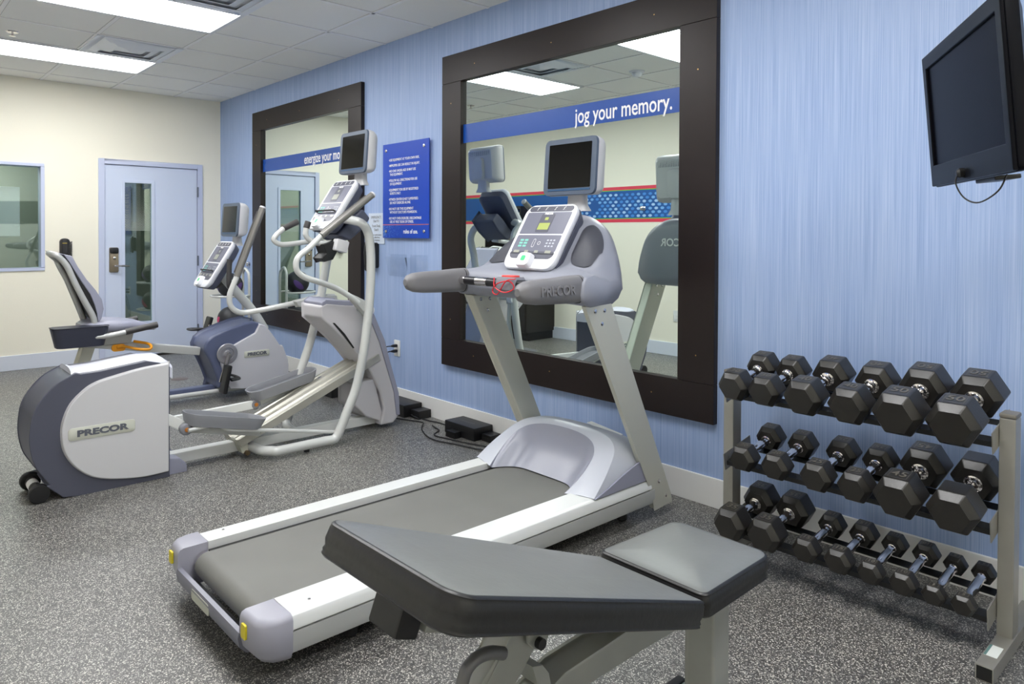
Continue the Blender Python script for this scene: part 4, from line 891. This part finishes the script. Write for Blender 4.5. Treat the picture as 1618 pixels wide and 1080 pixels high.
# ------------------------------------------------------------------ weight bench
t = thing('weight_bench', 'adjustable black padded weight bench with inclined backrest in the foreground', 'weight bench', (-1.03, -1.75, 0))
def pad(name, c0, c1, w0, w1, r0, r1, th, n=6):
    """c0/c1 centres of the two top edges; w widths; r corner radii"""
    c0, c1 = Vector(c0), Vector(c1); uy = (c1-c0); Lp = uy.length; uy.normalize(); ux = Vector((1, 0, 0)); ux = (ux-uy*ux.dot(uy)).normalized(); nn = ux.cross(uy)
    if nn.z < 0: nn = -nn
    def outline(ins):
        pts = []
        def cor(cx, cy, a0, r):
            for i in range(n+1):
                a = math.radians(a0+90*i/n); pts.append((cx+r*math.cos(a), cy+r*math.sin(a)))
        r0_, r1_ = max(.006, r0-ins), max(.006, r1-ins)
        h1, h0 = w1/2-ins, w0/2-ins
        cor(h1-r1_, Lp-ins-r1_, 0, r1_); cor(-h1+r1_, Lp-ins-r1_, 90, r1_); cor(-h0+r0_, ins+r0_, 180, r0_); cor(h0-r0_, ins+r0_, 270, r0_)
        return pts
    rings = []
    for ins, z in ((.03, -th), (.006, -th), (.001, -th+.004), (.003, -th+.008), (.001, -th+.012), (.004, -th+.017), (.0, -th*.5), (.002, -.010), (.004, -.007), (.003, -.004), (.006, -.001), (.010, 0), (.03, .002), (.06, .005), (.10, .007)):
        rings.append([c0+ux*px+uy*py+nn*z for px, py in outline(ins)])
    pd_ = mk(name, loft(rings[:-3]), vinyl, t, ang=60)
    mk('top_panel', loft([[p-nn*.001 for p in rings[-5]]]+rings[-4:]), sheenv, pd_, ang=60)  # pad top in the lighter vinyl, its sheen put into the colour
    return pd_, uy, nn
JN, HD = Vector((-1.04, -1.618, .475)), Vector((-1.022, -2.39, .775))
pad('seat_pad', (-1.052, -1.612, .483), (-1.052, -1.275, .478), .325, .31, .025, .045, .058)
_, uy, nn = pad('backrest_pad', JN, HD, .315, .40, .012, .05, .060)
ux = Vector((1, 0, 0))
mk('backrest_frame', obox(JN+uy*.40-nn*.082, ux, uy, nn, .06, .70, .045), benchm, t, bevel=.005)
mk('gusset_plate', obox(JN+uy*.66-nn*.085, ux, uy, nn, .10, .13, .05), benchm, t, bevel=.004)
mk('backrest_frame_cap', obox(JN+uy*.755-nn*.092, ux, uy, nn, .085, .05, .065), black_pl, t, bevel=.006)
mk('cross_plate', obox(JN+uy*.66-nn*.066, ux, uy, nn, .26, .05, .008), black_pl, t)
for s in (-1, 1):
    mk('pivot_bracket', prism(0, [(-2.082,0.561),(-2.012,0.536),(-2.026,0.502),(-2.038,0.487),(-2.061,0.495),(-2.078,0.514)], -1.03+s*.04-.003, -1.03+s*.04+.003), benchm, t, bevel=.001)
mk('pivot_bolt', cyl((-1.085, *[(-2.052,0.507)][0]), (-.975, *[(-2.052,0.507)][0]), .011, 14), black_pl, t)
mk('strut', prism(0, [(-2.111,0.539),(-2.060,0.531),(-2.036,0.495),(-2.077,0.453),(-2.114,0.420),(-2.193,0.428),(-2.175,0.461),(-2.139,0.502)], -1.058, -1.002), benchm, t, bevel=.005)
sb = [(-2.162,0.456)][0]
mk('strut_lower', obox((-1.03, (sb[0]-2.62)/2, (sb[1]+.06)/2), ux, (0, sb[0]+2.62, sb[1]-.06), (0, -(sb[1]-.06), sb[0]+2.62), .05, math.hypot(sb[0]+2.62, sb[1]-.06)+.1, .05), benchm, t, bevel=.005)
mk('adjustment_handle', tube([(-0.985,-2.146,0.523),(-0.985,-2.178,0.537),(-0.985,-2.208,0.540),(-0.985,-2.233,0.530),(-0.985,-2.244,0.507),(-0.985,-2.247,0.486)], .012, 12, k=4), mat('handle_grey', (112, 112, 114), .4, metal=.3), t)
bmz = [(-1.36, .335), (-1.70, .345), (-1.93, .345), (-2.05, .30), (-2.60, .03), (-2.70, .03), (-2.70, .09), (-2.10, .36), (-1.96, .405), (-1.75, .415), (-1.36, .405)]
mk('main_beam', prism(0, bmz, -1.062, -.998), benchm, t, bevel=.008)
mk('ladder_bracket', prism(0, [(-2.065,0.462),(-2.036,0.454),(-2.018,0.431),(-2.010,0.400),(-2.049,0.417)], -1.07, -.99), benchm, t, bevel=.002)
mk('front_leg', prism(0, [(-1.325, .425), (-1.405, .425), (-1.405, .04), (-1.325, .04)], -1.075, -.995), benchm, t, bevel=.010, seg=3)
mk('front_foot', box(-1.14, -.92, -1.395, -1.335, .012, .062), benchm, t, bevel=.006)
mk('rear_foot', box(-1.33, -.73, -2.73, -2.66, .012, .062), benchm, t, bevel=.006)
for yy in (-1.365, -2.695):
    for xx in (-1.14, -.92) if yy > -2 else (-1.33, -.73): mk('foot_cap', box(xx-.014, xx+.014, yy-.036, yy+.036, 0, .068), softblack, t, bevel=.006)

# ------------------------------------------------------------------ dumbbell rack
RX0, RX1, RY = -1.585, -.570, -.34
t = thing('dumbbell_rack', 'grey metal three tier dumbbell rack against the blue wall', 'dumbbell rack', ((RX0+RX1)/2, RY, 0))
SIZES = {50: (.162, .392, .140), 45: (.156, .378, .131), 40: (.146, .362, .122), 35: (.139, .347, .115), 30: (.129, .331, .107), 25: (.120, .318, .098), 20: (.112, .306, .090), 15: (.100, .297, .079), 10: (.088, .286, .067), 5: (.074, .272, .054)}
TIERS = [(-.342, .683, 11.5), (-.347, .407, 10.5), (-.365, .135, 8.0)]    # y, z of the rail plane at mid depth, tilt
for xx in (RX0, RX1-.045):
    mk('upright_post', box(xx, xx+.045, -.38, -.315, .045, .735), rackm, t, bevel=.004)
    mk('post_cap', box(xx-.001, xx+.046, -.381, -.314, .735, .750), mat('post_cap_grey', (110, 106, 98), .45), t, bevel=.005)
    fb = mk('foot_tube', box(xx, xx+.048, -.604, -.06, 0, .047), rackm, t, bevel=.003)
    mk('tube_opening', box(xx+.004, xx+.044, -.6048, -.6035, .004, .043), mat('hollow_dark', (14, 14, 12), .8), fb, smooth=False)
lb_ = mk('foot_label', box(RX1-.041, RX1-.006, -.535, -.46, .047, .0478), mat('label_white', (214, 218, 214), .5), t, smooth=False)
mk('label_band', box(RX1-.041, RX1-.034, -.535, -.46, .0478, .0482), mat('label_band_teal', (90, 120, 118), .5), lb_, smooth=False)
for i in range(3):
    Y_, Z_, tl_ = TIERS[i]; a = math.radians(tl_); uy = Vector((0, math.cos(a), math.sin(a))); n = Vector((0, -math.sin(a), math.cos(a))); c = Vector(((RX0+RX1)/2, Y_, Z_))
    W_ = RX1-RX0-.09 if True else 0
    for s, nm in ((-1, 'front_rail'), (1, 'rear_rail')):
        pr_ = [(s*.088, 0), (s*.048, 0), (s*.048, -.003), (s*.085, -.003), (s*.085, -.018), (s*.088, -.018)] if s < 0 else [(.048, 0), (.088, 0), (.088, -.018), (.085, -.018), (.085, -.003), (.048, -.003)]
        mk(nm, loft([[Vector((x_, 0, 0))+Vector((0, c.y, c.z))+uy*p+n*q for p, q in pr_] for x_ in (RX0+.046, RX1-.046)]), traym, t, smooth=False)
    for x_ in (RX0+.0455, RX1-.0485):
        mk('end_plate', loft([[Vector((x_+dx, c.y, c.z))+uy*p+n*q for p, q in ((-.105, .035), (-.105, -.034), (.105, -.034), (.105, .035))] for dx in (0, .003)]), rackm, t, smooth=False)
# hex dumbbells
def hexhead(y0, y1, R, sgn):
    """sgn -1: outer end toward -y"""
    ch = R*.36
    def ring(y, k): return [Vector((R*k*math.cos(math.radians(60*i)), y, R*k*math.sin(math.radians(60*i)))) for i in range(6)]
    L_ = y1-y0; secs = [ring(y0, .66), ring(y0+ch, 1), ring(y1-ch, 1), ring(y1, .66)]
    return loft(secs)
ORD = {}
def dumbbell(wt, name_i, x, tier, label):
    W, L, hl = SIZES[wt]; R = W/2; fl = R*math.cos(math.radians(30))
    Y_, Z_, tl_ = TIERS[tier]; a = math.radians(tl_)
    nrm_ = Vector((0, -math.sin(a), math.cos(a))); ctr = Vector((x, Y_, Z_))+nrm_*(fl+.0008)
    if wt not in ORD:
        r = thing('dumbbell', label, 'dumbbell', (0, 0, 0), 'hex dumbbells on the rack')
        for s in (-1, 1):
            ya, yb_ = (-L/2, -L/2+hl) if s < 0 else (L/2-hl, L/2)
            h_ = mk('hex_head', hexhead(ya, yb_, R, s), rubber, r, bevel=min(.004, R*.06), seg=2)
            cyy = (ya+yb_)/2; pw, pl__ = R*.74, (hl-R*.72)*.82
            fbm = BM(); o_ = rrect(pw, pl__, .003, 2); i_ = rrect(pw-.004, pl__-.004, .002, 2)
            vo = [fbm.verts.new((p[0], cyy+p[1], fl+.0006)) for p in o_]; vi = [fbm.verts.new((p[0], cyy+p[1], fl+.0006)) for p in i_]
            for q in range(len(vo)): fbm.faces.new((vo[q], vo[(q+1) % len(vo)], vi[(q+1) % len(vo)], vi[q]))
            mk('label_border', fbm, rubbermark, h_, smooth=False)
            if wt != 45 or True:
                text(str(wt), (0, cyy, fl), (1 if s < 0 else -1, 0, 0), (0, 1 if s < 0 else -1, 0), pl__*.8, rubbermark, h_, t=.0008, bold=.0006, name='weight_number')
        hr = .0145 if wt > 15 else .0135; hh = L/2-hl
        prof = [(R*.36, -hh-.003), (R*.36, -hh+.004), (R*.30, -hh+.006), (R*.30, -hh+.010), (hr*1.15, -hh+.012), (hr*.95, -hh+.02)]
        mid_p = [(hr*.95+hr*.22*math.sin(math.pi*i/8), (-hh+.02)+(2*hh-.04)*i/8) for i in range(1, 8)]
        prof = prof+mid_p+[(a_, -b_) for a_, b_ in prof[::-1]]
        mk('handle', lathe(prof, (0, 0, 0), (0, 1, 0), 20), chrome, r)
        ORD[wt] = r; new = r
    else:
        src = ORD[wt]; new = src.copy(); COL.objects.link(new)
        for ch in list(src.children):
            c1 = ch.copy(); COL.objects.link(c1); c1.parent = new
            for g1 in ([] if 'blank' in label else ch.children):
                c2 = g1.copy(); COL.objects.link(c2); c2.parent = c1
        new['label'] = label
    new.location = ctr; new.rotation_euler = (a, 0, 0)
ordn = ['leftmost', 'second from the left', 'third from the left', 'fourth from the left', 'fifth from the left', 'sixth from the left', 'seventh from the left', 'rightmost']
rows = [('top', [(30, -1.478), (30, -1.350), (40, -1.192), (40, -1.030), (50, -.868), (50, -.705)]),
        ('middle', [(20, -1.440), (20, -1.305), (25, -1.147), (25, -1.012), (45, -.865), (45, -.703)]),
        ('bottom', [(35, -1.473), (35, -1.330), (15, -1.180), (15, -1.062), (10, -.955), (10, -.852), (5, -.762), (5, -.678)])]
for ti, (nm, L_) in enumerate(rows):
    for i, (wt, x) in enumerate(L_):
        o_ = 'rightmost' if i == len(L_)-1 else ordn[i]
        dumbbell(wt, i, x, ti, 'large black hex dumbbell with worn blank tops, rightmost on the middle rack tier' if (ti == 1 and i == 5) else 'black hex dumbbell marked %d, %s on the %s rack tier' % (wt, o_, nm))

# ------------------------------------------------------------------ television on a wall arm
TLc, BLc, TRc, BRc = [Vector(v) for v in ((-.8105, -.5032, 1.890), (-.773, -.4717, 1.4715), (-.4412, -1.122, 1.8535), (-.420, -1.108, 1.441))]
c = (TLc+BLc+TRc+BRc)/4; uz = ((TLc+TRc)-(BLc+BRc)).normalized(); ux = ((TRc+BRc)-(TLc+BLc)); ux = (ux-uz*ux.dot(uz)).normalized(); nn = ux.cross(uz)   # toward the viewer
if nn.dot(Vector((-.84, -.55, 0))) < 0: nn = -nn
Wt, Ht = ((TRc+BRc)-(TLc+BLc)).length/2, ((TLc+TRc)-(BLc+BRc)).length/2
t = thing('television', 'black flat screen television on a wall arm at the upper right', 'television', tuple(c-nn*.1))
def tvslab(w_, h_, r_, d0, d1, dz=0, k=None):
    o = rrect(w_, h_, r_, 5); secs = []
    ks = k or ((d0, 1), (d1, 1))
    for d_, k_ in ks: secs.append([c+ux*px*k_+uz*(py*k_+dz)+nn*d_ for px, py in o])
    return loft(secs)
tvm = mat('tv_gloss_black', (11, 12, 17), .35, spec=.2); tvm.node_tree.nodes['Principled BSDF'].inputs['IOR'].default_value = 1.3; tvs = mat('tv_screen', (12, 13, 20), .25, spec=.1); tvs.node_tree.nodes['Principled BSDF'].inputs['IOR'].default_value = 1.2
hs = mk('housing', tvslab(Wt, Ht, .018, 0, 0, k=((-.055, .70), (-.05, .86), (-.03, .98), (-.012, 1), (-.002, 1), (0, .992))), tvm, t)
# bezel as raised border and recessed screen
def ringb(w_, h_, wi, hi, dzi, d0, d1):
    bm = BM(); A = [(w_/2, h_/2), (-w_/2, h_/2), (-w_/2, -h_/2), (w_/2, -h_/2)]; B = [(wi/2, hi/2+dzi), (-wi/2, hi/2+dzi), (-wi/2, -hi/2+dzi), (wi/2, -hi/2+dzi)]
    f = [[bm.verts.new(c+ux*p[0]+uz*p[1]+nn*d_) for p in P_] for P_, d_ in ((A, d0), (A, d1), (B, d1), (B, d0))]
    for P_, Q_ in ((0, 1), (1, 2), (2, 3), (3, 0)):
        for i in range(4): bm.faces.new((f[P_][i], f[P_][(i+1) % 4], f[Q_][(i+1) % 4], f[Q_][i]))
    return bm
mk('bezel', ringb(Wt*.99, Ht*.985, Wt-.082, Ht-.112, .012, -.002, .009), tvm, t, bevel=.003)
mk('screen', tvslab(Wt-.08, Ht-.11, .002, 0, 0, dz=.012, k=((-.001, 1), (.0012, 1))), tvs, t, smooth=False)
mk('maker_badge', obox(c+ux*(-.045)-uz*(Ht/2-.028)+nn*.0095, ux, uz, nn, .028, .007, .001), chrome, t, smooth=False)
ir = c+ux*(-.012)-uz*(Ht/2-.024)
mk('infrared_receiver', lathe([(.014, 0), (.014, .012), (.008, .018), (.002, .019)], ir+nn*.009, nn, 16), black_pl, t)
mk('receiver_cord', tube([ir+nn*.024, ir+nn*.03-uz*.03, ir+nn*.02-uz*.07+ux*.03, ir-uz*.085+ux*.08-nn*.0, ir-uz*.06+ux*.13-nn*.03, ir-uz*.02+ux*.14-nn*.05], .0022, 6), black_pl, t)
mk('rear_box', obox(c-nn*.075-uz*.02, ux, uz, nn, .38, .26, .05), tvm, t, bevel=.01)
mk('mount_plate', obox(c-nn*.106, ux, uz, nn, .22, .22, .012), black_pl, t, bevel=.003)
wp = Vector((-.18, -.012, 1.72)); el = Vector((-.10, -.36, 1.70)); bk = c-nn*.115
mk('wall_plate', box(-.24, -.12, -.02, -.001, 1.58, 1.86), black_pl, t, bevel=.003)
mk('mount_arm', obox((wp+el)/2, (el-wp).normalized(), Vector((0, 0, 1)), (el-wp).normalized().cross(Vector((0, 0, 1))), (el-wp).length, .06, .03), black_pl, t, bevel=.004)
mk('mount_arm', obox((bk+el)/2, (el-bk).normalized(), Vector((0, 0, 1)), (el-bk).normalized().cross(Vector((0, 0, 1))), (el-bk).length, .06, .03), black_pl, t, bevel=.004)
mk('arm_joint', cyl(el-Vector((0, 0, .05)), el+Vector((0, 0, .05)), .022, 14), black_pl, t)
mk('swivel_tray', obox(c-nn*.06-uz*(Ht/2+.002)+ux*.02, ux, uz, nn, .16, .012, .06), black_pl, t, bevel=.003)

# ------------------------------------------------------------------ power boxes and cables on the floor
def pbox(nm, lb, x0, x1, y0, y1, h, group=None, bev=.006, socket=None):
    tt = thing(nm, lb, 'power box', ((x0+x1)/2, (y0+y1)/2, 0), group)
    mk('casing', box(x0, x1, y0, y1, 0, h), black_pl, tt, bevel=bev)
    mk('lid_seam', box(x0+.004, x1-.004, y0-.001, y0+.0, h*.55, h*.57), softblack, tt, smooth=False)
    return tt
pbox('power_supply_box', 'black power supply box on the floor behind the elliptical front tower', -4.56, -4.235, -.175, -.017, .088)
tt = pbox('cable_junction_box', 'small open black junction box beside the elliptical tower, full of cable ends', -4.225, -4.125, -.125, -.017, .058, bev=.003)
mk('cable_ends', tube([(-4.20, -.128, .02), (-4.18, -.15, .03), (-4.16, -.135, .015), (-4.14, -.15, .025), (-4.12, -.13, .01)], .004, 6), softblack, tt)
tt = pbox('power_supply_box', 'long black power supply box on the floor behind the treadmill', -3.76, -3.456, -.175, -.017, .082)
text('POWER SUPPLY', (-3.60, -.10, .082), FX, (0, 1, 0), .028, mat('emboss_grey', (58, 58, 62), .4), tt, t=.0008, name='raised_lettering') if False else mk('raised_lettering', box(-3.68, -3.54, -.115, -.09, .082, .0826), mat('emboss_grey', (44, 44, 48), .4), tt, smooth=False)
pbox('plug_adapter', 'small black plug adapter in front of the long floor power box', -3.675, -3.58, -.232, -.178, .042, bev=.003)
pbox('plug_adapter', 'small black plug adapter at the right end of the long floor power box', -3.448, -3.36, -.12, -.03, .045, bev=.003)
pbox('power_supply_box', 'black power supply box by the wall behind the elliptical ramp', -5.30, -5.12, -.26, -.10, .10)
def cable(P_, lb, r=.0045): return tag(mk('power_cable', tube([(a, b_, r+.0005) for a, b_ in P_], r, 7, k=5), softblack), lb, 'cable', 'black cables on the floor by the wall')
cable([(-4.27, -.235), (-4.174, -.20), (-4.04, -.155), (-3.985, -.19), (-3.884, -.267), (-3.741, -.329), (-3.621, -.342), (-3.478, -.303), (-3.30, -.262), (-3.18, -.224), (-3.0, -.19)], 'black cable looping forward on the floor in front of the power boxes')
cable([(-4.112, -.10), (-4.02, -.09), (-3.97, -.075), (-3.90, -.075), (-3.79, -.08)], 'short black cable running from the junction box to the long power box')
cable([(-3.93, -.15), (-3.88, -.165), (-3.80, -.19), (-3.754, -.262), (-3.70, -.285), (-3.637, -.272), (-3.457, -.235), (-3.272, -.18), (-3.05, -.14)], 'black cable curling close around the front of the long power box')

# ------------------------------------------------------------------ medicine ball rack, corner
t = thing('ball_rack', 'small silver tube medicine ball rack in the corner beyond the exercise bike', 'ball rack', (-6.94, -.30, 0))
mk('arched_frame', tube([(-7.02, -.20, .02), (-7.02, -.20, .5), (-7.02, -.20, .86), (-6.99, -.205, .93), (-6.945, -.21, .955), (-6.90, -.205, .93), (-6.87, -.20, .86), (-6.87, -.20, .5), (-6.87, -.20, .02)], .013, 12, k=5), tubem, t)
for zz in (.70, .375):
    mk('ball_cradle', tube([(-7.02, -.20, zz), (-7.08, -.25, zz), (-7.10, -.36, zz), (-7.05, -.49, zz), (-6.945, -.525, zz), (-6.84, -.49, zz), (-6.79, -.36, zz), (-6.81, -.25, zz), (-6.87, -.20, zz)], .010, 10, k=5), tubem, t)
mk('rack_foot', box(-7.07, -6.82, -.50, -.12, .0, .02), tubem, t, bevel=.006)
def ball(cz, R, cols, lb):
    t2 = thing('medicine_ball', lb, 'medicine ball', (-6.945, -.355, cz-R), 'medicine balls on the corner rack')
    bm = BM(); bmesh.ops.create_uvsphere(bm, u_segments=36, v_segments=24, radius=R); bmesh.ops.translate(bm, verts=bm.verts, vec=Vector((-6.945, -.355, cz)))
    mk('ball_skin', bm, mat('ball_black', (38, 40, 46), .45, bump=(200, .2)), t2, ang=80)
    for k in range(3):
        a = math.radians(k*120+20); cdir = Vector((math.cos(a), math.sin(a), .35 if k % 2 else -.2)).normalized(); u = cdir.orthogonal().normalized(); v = cdir.cross(u)
        pm = BM(); rings = []
        for rr_ in (0.001, .15, .3, .45):
            rings.append([pm.verts.new(Vector((-6.945, -.355, cz))+((cdir+(u*math.cos(q*math.pi/10)*rr_*1.5+v*math.sin(q*math.pi/10)*rr_*.55)).normalized())*(R+.0015)) for q in range(20)])
        for A_, B_ in zip(rings, rings[1:]):
            for q in range(20): pm.faces.new((A_[q], A_[(q+1) % 20], B_[(q+1) % 20], B_[q]))
        mk('colour_panel', pm, cols, t2, ang=80)
ball(.80, .118, mat('ball_purple', (92, 62, 130), .45), 'black and purple medicine ball on the upper cradle of the corner rack')
ball(.475, .118, mat('ball_pink', (196, 58, 110), .45), 'black and pink medicine ball on the lower cradle of the corner rack')
tag(mk('floor_cover', lathe([(.072, 0), (.072, .002), (.066, .004), (.002, .004)], (-6.70, -.90, 0), (0, 0, 1), 28), mat('floor_cap', (108, 98, 96), .5)), 'small round floor cap between the door and the exercise bike', 'floor cap')
